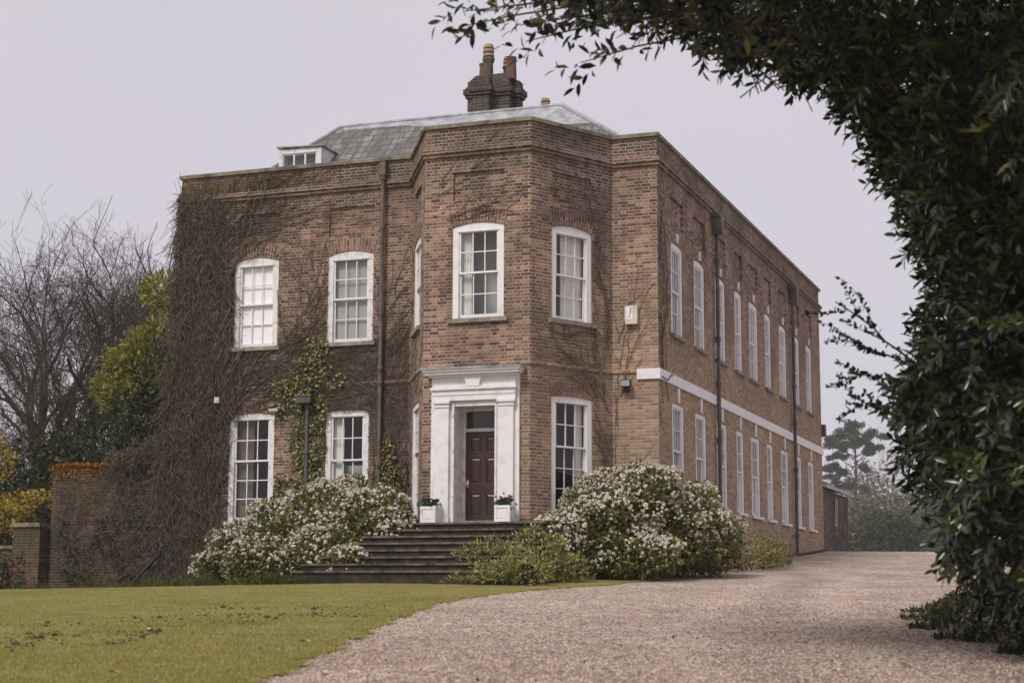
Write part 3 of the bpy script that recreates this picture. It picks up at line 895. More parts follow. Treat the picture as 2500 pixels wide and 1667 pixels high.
# the doorway
xc = -3.385
def dfr(p): return (xc + p[0], YC - p[1], p[2])      # local (u from the door's middle, outward n, z)
s = MB()
ZB = -3.15
hw = 0.985
s.box((-hw, 0.001, ZB), (-0.50, 0.07, -0.05), dfr); s.box((0.50, 0.001, ZB), (hw, 0.07, -0.05), dfr); s.box((-0.50, 0.001, -0.66), (0.50, 0.07, -0.05), dfr)
surround = s.build('door_surround', M['white'], house)
s = MB()
for sg in (-1, 1):
    a, b = (sg * 0.56, sg * 0.88)
    s.box((a, 0.07, ZB + 0.16), (b, 0.15, -0.72), dfr)
    s.box((a - sg * 0.02, 0.07, ZB), (b + sg * 0.03, 0.18, ZB + 0.16), dfr)
    s.box((a - sg * 0.015, 0.07, -0.72), (b + sg * 0.02, 0.17, -0.69), dfr)
    s.box((a - sg * 0.03, 0.07, -0.64), (b + sg * 0.045, 0.19, -0.585), dfr)
    s.box((a, 0.07, -0.69), (b, 0.155, -0.64), dfr)
s.build('pilaster', M['white'], surround)
s = MB()
s.box((-0.93, 0.07, -0.585), (0.93, 0.16, -0.47), dfr)
s.box((-0.93, 0.07, -0.47), (0.93, 0.175, -0.36), dfr)
s.box((-0.96, 0.07, -0.36), (0.96, 0.215, -0.30), dfr)
s.box((-0.93, 0.07, -0.30), (0.93, 0.15, -0.09), dfr)
for (z0, z1, n_, e) in ((-0.09, -0.045, 0.24, 0.99), (-0.045, 0.015, 0.31, 1.05), (0.015, 0.05, 0.35, 1.09)):
    s.box((-e, 0.001, z0), (e, n_, z1), dfr)
s.build('entablature', M['white'], surround)
s = MB()
s.prism([(-0.15, -0.30), (0.15, -0.30), (0.155, -0.2), (0.21, -0.09), (-0.21, -0.09), (-0.155, -0.2)], 0.15, 0.225, dfr)
s.build('console', M['white'], surround)
s = MB()
s.prism([(-1.12, 0.05), (1.12, 0.05), (1.12, 0.085), (-1.12, 0.115)], 0.001, 0.37, dfr)
s.build('lead_flashing', M['lead'], surround)
s = MB()   # inner moulding and panelled reveal
s.box((-0.50, 0.001, ZB), (-0.455, 0.10, -0.65), dfr); s.box((0.455, 0.001, ZB), (0.50, 0.10, -0.65), dfr); s.box((-0.455, 0.001, -0.70), (0.455, 0.10, -0.65), dfr)
s.box((-0.475, -0.50, ZB), (-0.455, -0.002, -0.67), dfr); s.box((0.455, -0.50, ZB), (0.475, -0.002, -0.67), dfr); s.box((-0.455, -0.50, -0.70), (0.455, -0.002, -0.68), dfr)
s.box((-0.455, -0.50, ZB), (-0.40, -0.42, -0.70), dfr); s.box((0.40, -0.50, ZB), (0.455, -0.42, -0.70), dfr); s.box((-0.40, -0.50, -0.76), (0.40, -0.42, -0.70), dfr)
s.box((-0.40, -0.50, -1.19), (0.40, -0.415, -1.12), dfr)
s.build('door_frame', M['worn_white'], surround)
s = MB(); s.poly([dfr((-0.40, -0.46, -1.12)), dfr((0.40, -0.46, -1.12)), dfr((0.40, -0.46, -0.76)), dfr((-0.40, -0.46, -0.76))])
s.build('fanlight', M['glass'], surround)
s = MB(); s.box((-0.5, -1.6, ZB), (0.5, -0.56, -0.6), dfr); s.build('hall_wall', M['room_dark'], surround)
s = MB()
dz0, dz1 = -3.09, -1.19
dn = -0.45
rows = ((-1.30, -1.62), (-1.74, -2.28), (-2.50, -2.96))
us_ = (-0.40, -0.30, -0.055, 0.055, 0.30, 0.40)
zs_ = (dz1, -1.30, -1.62, -1.74, -2.28, -2.50, -2.96, dz0)
for i in range(5):
    for j in range(7):
        panel = i in (1, 3) and j in (1, 3, 5)
        a, b, zt_, zb_ = us_[i], us_[i + 1], zs_[j], zs_[j + 1]
        if not panel:
            s.poly([dfr((a, dn, zb_)), dfr((b, dn, zb_)), dfr((b, dn, zt_)), dfr((a, dn, zt_))])
        else:
            e = 0.022; e2 = 0.055
            R = lambda g_, n_: [dfr((a + g_, n_, zb_ + g_)), dfr((b - g_, n_, zb_ + g_)), dfr((b - g_, n_, zt_ - g_)), dfr((a + g_, n_, zt_ - g_))]
            A, B, Cc = R(0, dn), R(e, dn - 0.02), R(e2, dn - 0.006)
            for q0, q1 in ((A, B), (B, Cc)):
                for t in range(4):
                    s.poly([q0[t], q0[(t + 1) % 4], q1[(t + 1) % 4], q1[t]])
            s.poly(Cc)
door = s.build('door', M['door'], house)
s = MB(); s.tube([dfr((-0.35, dn, -2.28)), dfr((-0.35, dn + 0.05, -2.28))], [0.016, 0.03], 10); s.box((-0.372, dn - .001, -2.36), (-0.328, dn + 0.008, -2.21), dfr)
s.build('handle', M['brass'], door)
s = MB(); s.box((-0.46, -0.5, ZB - 0.02), (0.46, 0.12, -3.09), dfr); s.build('threshold', M['stone'], house)
# plinth under the bay
s = MB()
band('plinth', [(XB + 0.3, -0.5), (XC, YC), (xc - 1.05, YC)], [(-0.02, ZG), (0.10, ZG), (0.10, -3.1), (-0.02, -3.02)], M['old_brick'], house)
band('plinth', [(xc + 1.0, YC), (XD, YC), (XE, 0), (-0.02, 0)], [(-0.02, ZG), (0.10, ZG), (0.10, -3.12), (-0.02, -3.04)], M['old_brick'], house)

# roof: hipped slate with lead ridge
ex0, ex1, ey0, ey1, ez = XA + 1.0, -0.35, 0.75, 10.5, 5.15
rx0, rx1, ry, rz = -9.15, -3.2, 3.0, 7.22
r = MB()
def slope(p, ud, vd):
    o = Vector(p[0]); ud = Vector(ud); vd = Vector(vd)
    r.poly(p, [((Vector(q) - o).dot(ud), (Vector(q) - o).dot(vd)) for q in p])
ln = math.hypot(ry - ey0, rz - ez)
slope([(ex0, ey0, ez), (ex1, ey0, ez), (rx1, ry, rz), (rx0, ry, rz)], (1, 0, 0), (0, (ry - ey0) / ln, (rz - ez) / ln))
slope([(ex1, ey0, ez), (ex1, 17.5, ez), (rx1, 15, rz), (rx1, ry, rz)], (0, 1, 0), (-0.8, 0, 0.6))
slope([(ex0, 14.0, ez), (ex0, ey0, ez), (rx0, ry, rz), (rx0, 12, rz)], (0, 1, 0), (0.6, 0, 0.8))
r.poly([(rx0, ry, rz), (rx1, ry, rz), (rx1, 15, rz), (rx0, 12, rz)])
r.poly([(rx0, 12, rz), (rx1, 15, rz), (ex1, 17.5, ez), (ex0, 14, ez)])
roof = r.build('roof', M['slate'], house)
r = MB()
r.tube([(rx0 - .05, ry, rz + 0.0), (rx1 + .05, ry, rz + 0.0)], 0.055, 8)
r.tube([(rx0, ry, rz + .0), (ex0, ey0, ez + .03)], 0.045, 8)
r.tube([(rx1, ry, rz + .0), (ex1, ey0, ez + .03)], 0.06, 8)
# lead apron on the upper part of the slope, right of the middle
def onsl(x, t, up=0.012): return (x, ey0 + (ry - ey0) * t, ez + (rz - ez) * t + up)
r.poly([onsl(-7.2, .90), onsl(-5.6, .72), onsl(-2.2, .62), onsl(-2.85, .87), onsl(-3.3, .995), onsl(-9.0, .995), onsl(-9.0, .93)])
r.build('lead_ridge', M['lead'], roof)

# dormer
dm = MB()
y0 = 1.1
dm.box((-9.87, y0, 5.3), (-9.77, 2.4, 6.24)); dm.box((-8.86, y0, 5.3), (-8.72, 2.4, 6.19)); dm.box((-9.77, y0, 6.08), (-8.86, 2.4, 6.2)); dm.box((-9.77, y0 + 0.1, 5.3), (-8.86, 2.4, 5.5))
dormer = dm.build('dormer', M['worn_white'], house)
dm = MB(); dm.prism([(-9.92, 6.24), (-8.66, 6.20), (-8.66, 6.225), (-9.92, 6.28)], -1.05, -2.9, lambda p: (p[0], -p[1], p[2])); dm.build('dormer_roof', M['lead'], dormer)
dm = MB(); 
for k in range(4):
    u = -9.77 + 0.91 * k / 3
    dm.box((u - .02, y0 + .02, 5.5), (u + .02, y0 + .06, 6.05))
dm.box((-9.75, y0 + .022, 6.05), (-8.88, y0 + .058, 6.08)); dm.build('dormer_sash', M['white'], dormer)
dm = MB(); dm.poly([(-9.77, y0 + .05, 5.5), (-8.86, y0 + .05, 5.5), (-8.86, y0 + .05, 6.08), (-9.77, y0 + .05, 6.08)]); dm.build('glass', M['glass'], dormer)
dm = MB(); dm.poly([(-9.77, y0 + .3, 5.5), (-8.86, y0 + .3, 5.5), (-8.86, y0 + .3, 6.08), (-9.77, y0 + .3, 6.08)]); dm.build('dormer_blind', M['blind'], dormer)

# chimney stack
ch = MB()
cy = 4.5
def bx(x0, x1, yy0, yy1, z0, z1): ch.box((x0, yy0, z0), (x1, yy1, z1))
body = (-6.26, -5.12, cy, cy + 0.85); pier = (-6.02, -5.58, cy - 0.24, cy); pier2 = (-5.12, -4.96, cy + 0.28, cy + 0.62)
def stack(e, z0, z1, s=0):
    bx(body[0] - e, body[1] + e, body[2] - e + s, body[3] + e, z0, z1)
    bx(pier[0] - e, pier[1] + e, pier[2] - e + s, pier[3] - e - .002 + s, z0, z1)
    bx(body[1] + e + .002, pier2[1] + e + .002, pier2[2] - e, pier2[3] + e, z0, z1)
stack(0.0, 6.3, 8.12)
stack(0.05, 8.12, 8.20); stack(0.09, 8.20, 8.34); stack(0.04, 8.34, 8.40); stack(0.0, 8.40, 8.56)
chim = ch.build('chimney_stack', M['dark_brick'], house)
c2 = MB()
c2.prism([(body[0], 8.56), (body[1] + .1, 8.56), (body[1] - .15, 8.72), (body[0] + .2, 8.72)], -cy - .05, -cy - .8, lambda p: (p[0], -p[1], p[2]))
c2.build('flaunching', M['dark_brick'], chim)
def pot(c, prof, mat, sides=14):
    q = MB(); q.lathe(c, prof, sides); return q.build('chimney_pot', mat, chim, True)
pot((-5.97, cy + .42, 8.6), [(0.14, 0), (0.115, 0.45), (0.13, 0.5), (0.13, 0.54), (0.09, 0.54), (0.09, 0.2)], M['terracotta'])
pot((-5.20, cy + .38, 8.55), [(0.15, 0), (0.13, 0.55), (0.145, 0.62), (0.145, 0.67), (0.10, 0.67), (0.10, 0.3)], M['terracotta'])
p1 = pot((-5.72, cy + .1, 8.58), [(0.13, 0), (0.125, 0.44), (0.17, 0.54), (0.17, 0.58), (0.12, 0.61), (0.0, 0.61)], M['darkclay'], 8)
p2 = pot((-5.38, cy + .62, 8.58), [(0.12, 0), (0.12, 0.40), (0.15, 0.46), (0.0, 0.47)], M['darkclay'])
def cowl(c, parent, sc=1.0):
    q = MB()
    for k in range(3):
        zz = 0.115 * k * sc
        q.lathe((c[0], c[1], c[2] + zz), [(0.0, 0.0), (0.135 * sc, 0.0), (0.15 * sc, 0.012), (0.14 * sc, 0.085 * sc), (0.10 * sc, 0.095 * sc), (0.07 * sc, 0.115 * sc)] if k < 2 else
                [(0.0, 0.0), (0.135 * sc, 0.0), (0.14 * sc, 0.02), (0.115 * sc, 0.10 * sc), (0.06 * sc, 0.115 * sc), (0.0, 0.115 * sc)])
    return q.build('cowl', M['buffclay'], parent, False)
cowl((-5.72, cy + .1, 9.20), chim)
cowl((-5.38, cy + .62, 9.05), chim, 0.85)
q = MB(); q.box((-5.9, 7.3, 6.5), (-4.7, 8.0, 8.45)); ch2 = q.build('chimney_stack', M['dark_brick'], house)
cowl((-5.18, 7.55, 8.56), ch2, 0.95)
q = MB(); q.lathe((-4.92, 7.6, 8.4), [(0.12, 0), (0.11, 0.3), (0.08, 0.3), (0.08, 0.1)]); q.build('chimney_pot', M['terracotta'], ch2, True)

# rainwater pipes
def pipe(pts, r_, mat, collars, name='downpipe'):
    q = MB(); q.tube(pts, r_, 10); o = q.build(name, mat, house, True)
    for c in collars:
        q = MB()
        q.tube([(c[0], c[1], c[2] - .05), (c[0], c[1], c[2] + .05)], r_ * 1.45, 10)
        q.tube([(c[0], c[1], c[2] - .09), (c[0], c[1], c[2] - .048)], r_ * 1.2, 10)
        q.build('pipe_collar', mat, o, False)
    return o
px_ = -6.49
p_ = pipe([(px_, -.11, 5.28), (px_, -.14, 4.5), (px_, -.12, -1.4), (px_, -.12, -4.2)], 0.047, M['pipe_red'], [(px_, -.13, z) for z in (4.93, 3.78, 1.78, 0.52, 0.18, -1.68)])
q = MB(); q.box((px_ - .075, -.2, 4.98), (px_ + .075, -.005, 5.30)); q.build('hopper', M['pipe_red'], p_)
px2 = -8.31
p_ = pipe([(px2, -.13, -.2), (px2, -.11, -4.2)], 0.045, M['pipe_dark'], [(px2, -.12, -1.35)])
q = MB(); q.box((-8.53, -.3, -.245), (-8.16, -.005, -.10)); q.box((-8.55, -.32, -.10), (-8.14, -.005, -.055)); q.build('hopper', M['pipe_dark'], p_)
for yp, zt_ in ((5.18, 4.72), (14.85, 4.62)):
    p_ = pipe([(.10, yp, zt_ - .4), (.10, yp, -4.0)], 0.047, M['pipe_dark'], [(.10, yp, z) for z in (3.55, 1.62, 0.52, -0.85, -2.75)])
    q = MB()
    fr6 = lambda p: (p[1], p[0], p[2])
    q.prism([(yp - .1, zt_ - .5), (yp + .1, zt_ - .5), (yp + .13, zt_ - .32), (yp + .2, zt_ - .12), (yp + .24, zt_ - .08), (yp + .24, zt_), (yp - .24, zt_), (yp - .24, zt_ - .08), (yp - .2, zt_ - .12), (yp - .13, zt_ - .32)], 0.005, 0.26, fr6)
    q.build('hopper', M['pipe_dark'], p_)
# gutter ends sticking out on the far side of the left corner
q = MB(); q.prism([(0, 3.78), (0.28, 3.78), (0.34, 3.84), (0.34, 3.88), (0, 3.88)], -0.6, -1.2, lambda p: (XA - p[0], -p[1], p[2])); q.build('gutter', M['pipe_dark'], house)
q = MB(); q.prism([(0, 3.06), (0.45, 3.12), (0.5, 3.2), (0, 3.26)], -0.5, -1.3, lambda p: (XA - p[0], -p[1], p[2])); q.build('gutter', M['pipe_dark'], house)
q = MB(); q.box((-0.3, YG + .0, 0.62), (0.11, YG + .28, 1.0)); q.build('vent_box', M['pipe_dark'], house)

# small fittings on the walls
q = MB(); q.prism([(-0.70, 1.20), (-0.44, 1.20), (-0.43, 1.30), (-0.43, 1.60), (-0.71, 1.60), (-0.71, 1.30)], 0.003, 0.12, lambda p: (p[0], -p[1], p[2]))
al = q.build('alarm_box', M['plastic_cream']); tag(al, 'cream burglar alarm box high on the brick wall right of the bay', 'alarm box')
q = MB(); q.box((-0.685, -.123, 1.30), (-0.535, -.1205, 1.58)); q.build('front_plate', M['white'], al)
q = MB(); q.prism([(-0.60, 1.40), (-0.585, 1.40), (-0.555, 1.55), (-0.575, 1.55)], 0.1235, 0.126, lambda p: (p[0], -p[1], p[2]))
q.box((-0.62, -.126, 1.345), (-0.595, -.1235, 1.375)); q.build('blue_mark', M['blue'], al)
q = MB(); q.box((-0.80, -.22, -0.17), (-0.57, -.10, -0.02)); q.box((-0.70, -.10, -0.2), (-0.66, -.003, -0.1)); q.box((-0.73, -.13, -0.27), (-0.64, -.04, -0.172))
fl = q.build('floodlight', M['plastic_black']); tag(fl, 'small black floodlight on the brick wall below the alarm box', 'floodlight')
q = MB(); q.box((-0.785, -.223, -0.155), (-0.585, -.2205, -0.035)); q.build('lens', M['lead'], fl)
q = MB(); q.tube([(-9.27, -.22, -.40), (-9.10, -.10, -.375)], 0.05, 10); sc_ = q.build('security_camera', M['plastic_cream']); tag(sc_, 'white bullet security camera beside the head of the lower left window', 'camera')
q = MB(); q.tube([(-9.285, -.228, -.402), (-9.27, -.22, -.40)], 0.045, 10); q.tube([(-9.14, -.10, -.40), (-9.12, -.003, -.5)], 0.025, 8); q.build('camera_mount', M['plastic_black'], sc_)
q = MB(); q.box((-10.72, -.2, -0.16), (-10.60, -.1, -0.02)); q.tube([(-10.66, -.1, -.1), (-10.66, .05, -.1)], 0.03, 8); wl_ = q.build('sensor_light', M['plastic_cream']); tag(wl_, 'small white sensor lamp poking out of the creeper at left', 'sensor')
# cable
q = MB(); q.tube([(0.06, 0.05, 0.06), (0.08, 0.5, 0.02), (0.07, 0.9, 0.2), (0.03, 1.2, 0.18)], 0.012, 6); q.build('cable', M['plastic_black'], house)

# ------------------------------------------------------------------ outbuilding behind the far corner
ob = empty('lean_to_outbuilding', (-2, 23, -3.2)); tag(ob, 'low dark brick lean-to shed joined to the far end of the house', 'outbuilding')
q = MB()
ow = Wall((-0.03, YG + 0.02), (-0.03, 25.0)); wall_mesh(q, ow, -4.2, -1.05, [])
ow2 = Wall((-0.03, 25.0), (-4, 25.0)); wall_mesh(q, ow2, -4.2, -1.05, [])
q.build('wall', M['dark_brick'], ob)
q = MB(); q.poly([(0.0, 21.9, -2.2), (0.0, 22.6, -2.15), (0.0, 22.75, -1.25), (0.0, 22.2, -1.2)]); q.poly([(0.002, 23.9, -2.35), (0.002, 24.15, -2.3), (0.002, 24.1, -1.85)])
q.build('bare_render', M['stone'], ob)
q = MB(); q.prism([(0.13, -1.03), (0.13, -0.91), (-4, 0.2), (-4, 0.08)], YG + .06, 25.3, lambda p: (p[0], p[1], p[2]))
q.build('roof', M['lead'], ob)

# ------------------------------------------------------------------ steps
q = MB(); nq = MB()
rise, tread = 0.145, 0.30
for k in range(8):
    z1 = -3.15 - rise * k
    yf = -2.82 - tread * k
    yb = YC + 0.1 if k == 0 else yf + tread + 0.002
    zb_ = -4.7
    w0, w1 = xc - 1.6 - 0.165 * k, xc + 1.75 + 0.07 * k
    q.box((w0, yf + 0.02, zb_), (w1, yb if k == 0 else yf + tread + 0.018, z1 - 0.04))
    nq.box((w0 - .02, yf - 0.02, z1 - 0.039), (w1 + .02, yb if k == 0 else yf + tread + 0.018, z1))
stp = q.build('stone_steps', M['step']); nq.build('tread', M['tread'], stp); tag(stp, 'flight of weathered stone steps with shade-darkened risers up to the front door', 'steps')

# planters with geraniums
for i, (xp, lab) in enumerate(((-4.24, 'left'), (-2.60, 'right'))):
    yp = -2.42
    q = MB(); e = 0.165
    q.box((xp - e, yp - e, -3.146), (xp + e, yp + e, -2.82))
    pl = q.build('planter', M['white'])
    tag(pl, ('white panelled planter box by the left side of the front door' if i == 0 else 'white panelled planter box by the right side of the front door'), 'planter', 'planters flanking the front door')
    q = MB()
    for sx in range(2):
        f4 = (lambda p: (xp + p[0], yp - e - p[1], p[2])) if sx == 0 else (lambda p: (xp + e + p[1], yp + p[0], p[2]))
        q.box((-e - .004, .001, -2.86), (e + .004, .014, -2.805), f4); q.box((-e, .001, -3.146), (e, .012, -3.09), f4)
        q.box((-e, .001, -3.09), (-e + .045, .012, -2.86), f4); q.box((e - .045, .001, -3.09), (e, .012, -2.86), f4)
        q.box((-e + .06, .001, -3.07), (e - .06, .007, -2.88), f4)
    q.build('planter_trim', M['white'], pl)
    ge = empty('potted_geranium', (xp, yp, -2.82))
    tag(ge, ('leafy plant with a few dark red blooms in the left planter' if i == 0 else 'leafy plant with bright red blooms in the right planter'), 'plant', 'plants in the door planters')
    n = 150
    P = np.array([xp, yp, -2.80]) + rng.normal(0, 1, (n, 3)) * [0.10, 0.09, 0.05] + [0, 0, 0.06]
    leaves('foliage', P, rdir(n) + [0, 0, .4], rdir(n) + [0, 0, 1], rng.uniform(.05, .09, n), rng.uniform(.025, .045, n), M['potleaf'], ge)
    n = 60
    cc = np.array([xp, yp, -2.66]) + rng.normal(0, 1, (5, 3)) * [0.11, 0.08, 0.02]
    P = cc[rng.integers(0, 5 if i else 3, n)] + rng.normal(0, .014, (n, 3))
    leaves('blooms', P, rdir(n), rdir(n), rng.uniform(.02, .035, n), rng.uniform(.012, .018, n), M['red'], ge)

# ------------------------------------------------------------------ garden wall at left
gw = empty('garden_wall', (-13.7, .5, -4.5)); tag(gw, 'old brick garden wall capped with orange moss left of the house', 'wall')
q = MB(); g1 = Wall((-15.45, .3), (-11.6, .3)); wall_mesh(q, g1, -5, -1.5, []); g2 = Wall((-15.45, .75), (-15.45, .3)); wall_mesh(q, g2, -5, -1.5, [])
q.poly([(-15.45, .3, -1.5), (-11.6, .3, -1.5), (-11.6, .75, -1.5), (-15.45, .75, -1.5)]); q.build('wall_face', M['old_brick'], gw)
n = 2600
P = np.stack([rng.uniform(-15.5, -13.2, n), rng.uniform(.24, .8, n), -1.5 + rng.uniform(-.03, .05, n)], -1)
k = rng.random(n) < .25; P[k, 2] = -1.5 - rng.random(k.sum()) ** 2 * 0.35; P[k, 1] = .28
P[:120, 0] = -15.47 + rng.normal(0, .02, 120); P[:120, 2] = rng.uniform(-2.6, -1.5, 120)
leaves('moss_cap', P, rdir(n) + [0, -.3, .2], rdir(n) + [0, 0, 1], rng.uniform(.03, .08, n), rng.uniform(.02, .04, n), M['mossorange'], gw)
lw = empty('low_garden_wall', (-16.5, .2, -4.5)); tag(lw, 'low mossy brick wall ending in a square pier at far left', 'wall')
q = MB(); q.box((-16.28, -0.05, -5), (-15.5, 0.55, -2.98)); q.box((-20, .15, -5), (-16.28, .5, -3.5)); q.build('wall_face', M['old_brick'], lw)
q = MB(); q.box((-16.34, -0.1, -2.98), (-15.48, .6, -2.88)); q.box((-20, .1, -3.5), (-16.34, .55, -3.42)); q.build('wall_cap', M['coping'], lw)

n = 900
P = np.stack([rng.uniform(-18.5, -15.9, n), rng.uniform(-.25, .15, n), -4.6 + 1.0 * rng.random(n) ** 1.4], -1)
lvi = empty('ivy', (-17, 0, -4.6)); tag(lvi, 'dark ivy heaped against the low wall at the far left edge', 'ivy')
leaves('foliage', P, rdir(n) + [0, -.5, -.3], rdir(n) + [0, -1, .5], rng.uniform(.07, .13, n), rng.uniform(.03, .06, n), M['darkleaf'], lvi)
# leaning pole
q = MB(); q.tube([(-12.55, -.75, -4.5), (-11.55, .1, -2.95)], 0.045, 8); po = q.build('leaning_pole', M['plastic_black']); tag(po, 'black pipe leaning against the creeper by the garden wall', 'pole')

# ------------------------------------------------------------------ creepers on the walls
def vine_paths(wl, starts, ang0, nseg, step, curl, branch, rad, out=0.02, lim=None, depth=2, segl=None, spread=.5):
    """stems creeping over a wall plane: list of segments"""
    segl = [] if segl is None else segl
    stack_ = [(u, z, a, n, r_, depth) for (u, z), a, n, r_ in zip(starts, ang0, nseg, rad)]
    while stack_:
        u, z, a, n, r_, dp = stack_.pop()
        n = int(n)
        o = out * random.uniform(.6, 1.8)
        cur = random.gauss(0, curl * .4)
        for i in range(n):
            a += random.gauss(0, curl) + cur * .2
            u2, z2 = u + math.cos(a) * step, z + math.sin(a) * step
            if lim and not lim(u2, z2): break
            r2 = r_ * (1 - .75 / n)
            segl.append((*wl.fr((u, o, z)), *wl.fr((u2, o, z2)), r_, r2))
            u, z, r_ = u2, z2, r2
            if dp > 0 and random.random() < branch:
                stack_.append((u, z, a + random.choice((-1, 1)) * random.uniform(.2, spread + .2), n * random.uniform(.3, .7), r_ * .7, dp - 1))
    return segl

inbox = lambda u, z: 0 <= u <= W1.L and -4.3 < z < 5.4
def clear_windows(u, z):
    if not inbox(u, z): return False
    for x in WIN:
        if x[0] is W1 and x[1] + .05 < u < x[2] - .02 and x[3] < z < x[4]: return False
    return True
cr = empty('bare_creeper', (-11.5, -.2, -4.4)); tag(cr, 'thick leafless brown creeper covering the left corner of the house', 'creeper')
seg_ = []
# main fans spreading from the left corner to the right
for k in range(46):
    z0 = random.uniform(-4.2, 3.6)
    vine_paths(W1, [(random.uniform(.2, 1.4), z0)], [random.uniform(.15, 1.3)], [random.randint(25, 60)], .09, .10, .16, [random.uniform(.008, .02)], .03, clear_windows, 3, seg_)
for k in range(105):
    vine_paths(W1, [(random.uniform(0.1, 5.8), random.uniform(-1, 2.2))], [random.uniform(.5, 2.2)], [random.randint(15, 45)], .09, .12, .15, [random.uniform(.005, .011)], .015, clear_windows, 2, seg_)
for k in range(46):
    vine_paths(W1, [(random.uniform(.6, 2.6), random.uniform(2.2, 4.6))], [random.uniform(.2, 1.0)], [random.randint(25, 55)], .09, .08, .12, [random.uniform(.004, .008)], .015, clear_windows, 2, seg_)
for k in range(30):    # horizontal runs over the ground floor windows
    vine_paths(W1, [(random.uniform(1.0, 3.5), random.uniform(-.35, .9))], [random.uniform(-.1, .35)], [random.randint(25, 50)], .09, .12, .2, [random.uniform(.008, .018)], .025, clear_windows, 2, seg_)
for k in range(44):    # dense vertical stems beside the downpipe
    vine_paths(W1, [(random.uniform(5.2, 6.05), random.uniform(-4.2, -.5))], [random.uniform(1.3, 1.9)], [random.randint(25, 70)], .09, .09, .15, [random.uniform(.006, .013)], .02, clear_windows, 2, seg_)
segs('stems', seg_, M['vine'], cr, 3)
# the shaggy hanging mass at the corner
mst = []
for k in range(16):
    vine_paths(W1, [(random.uniform(.2, 1.3), random.uniform(-4.3, 1.5))], [random.uniform(1.0, 1.5)], [random.randint(45, 75)], .10, .05, .06, [random.uniform(.018, .032)], .06, clear_windows, 2, mst)
segs('main_stems', mst, M['vine'], cr, 5)
seg_ = []
N = 8600
for k in range(N):
    zz = random.uniform(-4.3, 5.0)
    tz = (zz + 4.3) / 9.3
    wmax = 1.75 - 1.15 * max(0, tz - .35) - (0.3 if tz > .8 else 0)
    if zz < -1.6: wmax = 2.1 + (-1.6 - zz) * .25
    u = -0.35 * (1 - tz) + (wmax + .35) * random.random() ** 1.35
    if 1.46 < u < 2.72 and (1.1 < zz < 3.3 or -2.95 < zz < -.4): continue
    bulge = (.34 if zz < 0 else .22) * (1 - u / 2.4) * (1 - .55 * tz) + .02
    n0 = random.uniform(.0, 1) ** .5 * bulge
    a = random.gauss(-1.57, .28) if random.random() < .86 else random.uniform(-3.1, 3.1)
    L_ = random.randint(3, 8)
    st_ = random.uniform(.05, .11)
    r_ = random.choice((.003, .004, .005, .006, .009))
    nn = n0 + .03
    for i in range(L_):
        a += random.gauss(0, .22)
        u2, z2 = u + math.cos(a) * st_, zz + math.sin(a) * st_
        n2 = max(.005, nn + random.gauss(0, .018))
        seg_.append((*W1.fr((u, nn, zz)), *W1.fr((u2, n2, z2)), r_, r_ * .9))
        u, zz, nn = u2, z2, n2
segs('twigs', seg_, M['vine'], cr, 3)
lz = []
for k in range(420):
    u = 2.6 * random.random() ** 1.6; zz = random.uniform(4.75, 5.3); a = -1.57 + random.gauss(.25, .25)
    for i in range(random.randint(2, 6)):
        a += random.gauss(0, .3); u2, z2 = u + math.cos(a) * .07, zz + math.sin(a) * .07
        lz.append((*W1.fr((max(u, 0), .012, zz)), *W1.fr((max(u2, 0), .012, z2)), random.uniform(.004, .010), .006)); u, zz = u2, z2
segs('lichen', lz, M['lichen'], cr, 3)
# a soft body under the twigs so the mass reads as deep
q = MB()
nu, nz_ = 24, 60
G = {}
for i in range(nu + 1):
    for j in range(nz_ + 1):
        tz = j / nz_; zz = -4.5 + 9.0 * tz
        wm = 1.2 - 1.05 * max(0, tz - .3)
        u = -.22 * (1 - tz) + (wm * (i / nu))
        b_ = (.17 if zz < 0 else .10) * math.sin(math.pi * min(1, i / nu * .9 + .1)) ** .6 * (1 - .5 * tz) + random.uniform(0, .05)
        if i == nu or tz > .56 + .06 * math.sin(i): b_ = -.05
        if 1.40 < u < 2.75 and (1.0 < zz < 3.32 or -3.0 < zz < -.38): b_ = -.09
        G[i, j] = W1.fr((u, b_ if 0 < j < nz_ else -.05, zz))
for i in range(nu):
    for j in range(nz_):
        q.poly([G[i, j], G[i + 1, j], G[i + 1, j + 1], G[i, j + 1]])
q.build('stem_mat', simple('matted_stems', (0.045, 0.032, 0.025), (0.13, 0.095, 0.073), 9, 1, 0.9), cr, False)

cb = empty('bay_creeper', (-2, -1.5, -3.5)); tag(cb, 'thin bare creeper stems spread over the bay and its right hand return', 'creeper')
seg_ = []
def free(wl):
    def f(u, z):
        if not (0.02 <= u <= wl.L - .02 and -3.9 < z < 5.3): return False
        for x in WIN:
            if x[0] is wl and x[1] - .02 < u < x[2] + .02 and x[3] - .1 < z < x[4] + x[5]: return False
        return not (wl is W3 and z < .2)
    return f
for k in range(52):
    vine_paths(W4, [(random.uniform(1.75, 2.3), random.uniform(-3.6, 3))], [random.uniform(1.4, 2.7)], [random.randint(20, 50)], .08, .13, .15, [random.uniform(.005, .011)], .02, free(W4), 2, seg_)
for k in range(40):
    vine_paths(W4, [(random.uniform(1.5, 2.3), random.uniform(-.2, 1.0) if k % 2 else random.uniform(3.2, 4.3))], [random.uniform(2.6, 3.4)], [random.randint(15, 35)], .08, .10, .13, [random.uniform(.004, .009)], .02, free(W4), 2, seg_)
for k in range(24):
    vine_paths(W3, [(random.uniform(0.05, 1.2), random.uniform(3.3, 4.4))], [random.uniform(-.1, .9)], [random.randint(12, 32)], .08, .09, .10, [random.uniform(.004, .008)], .015, free(W3), 2, seg_)
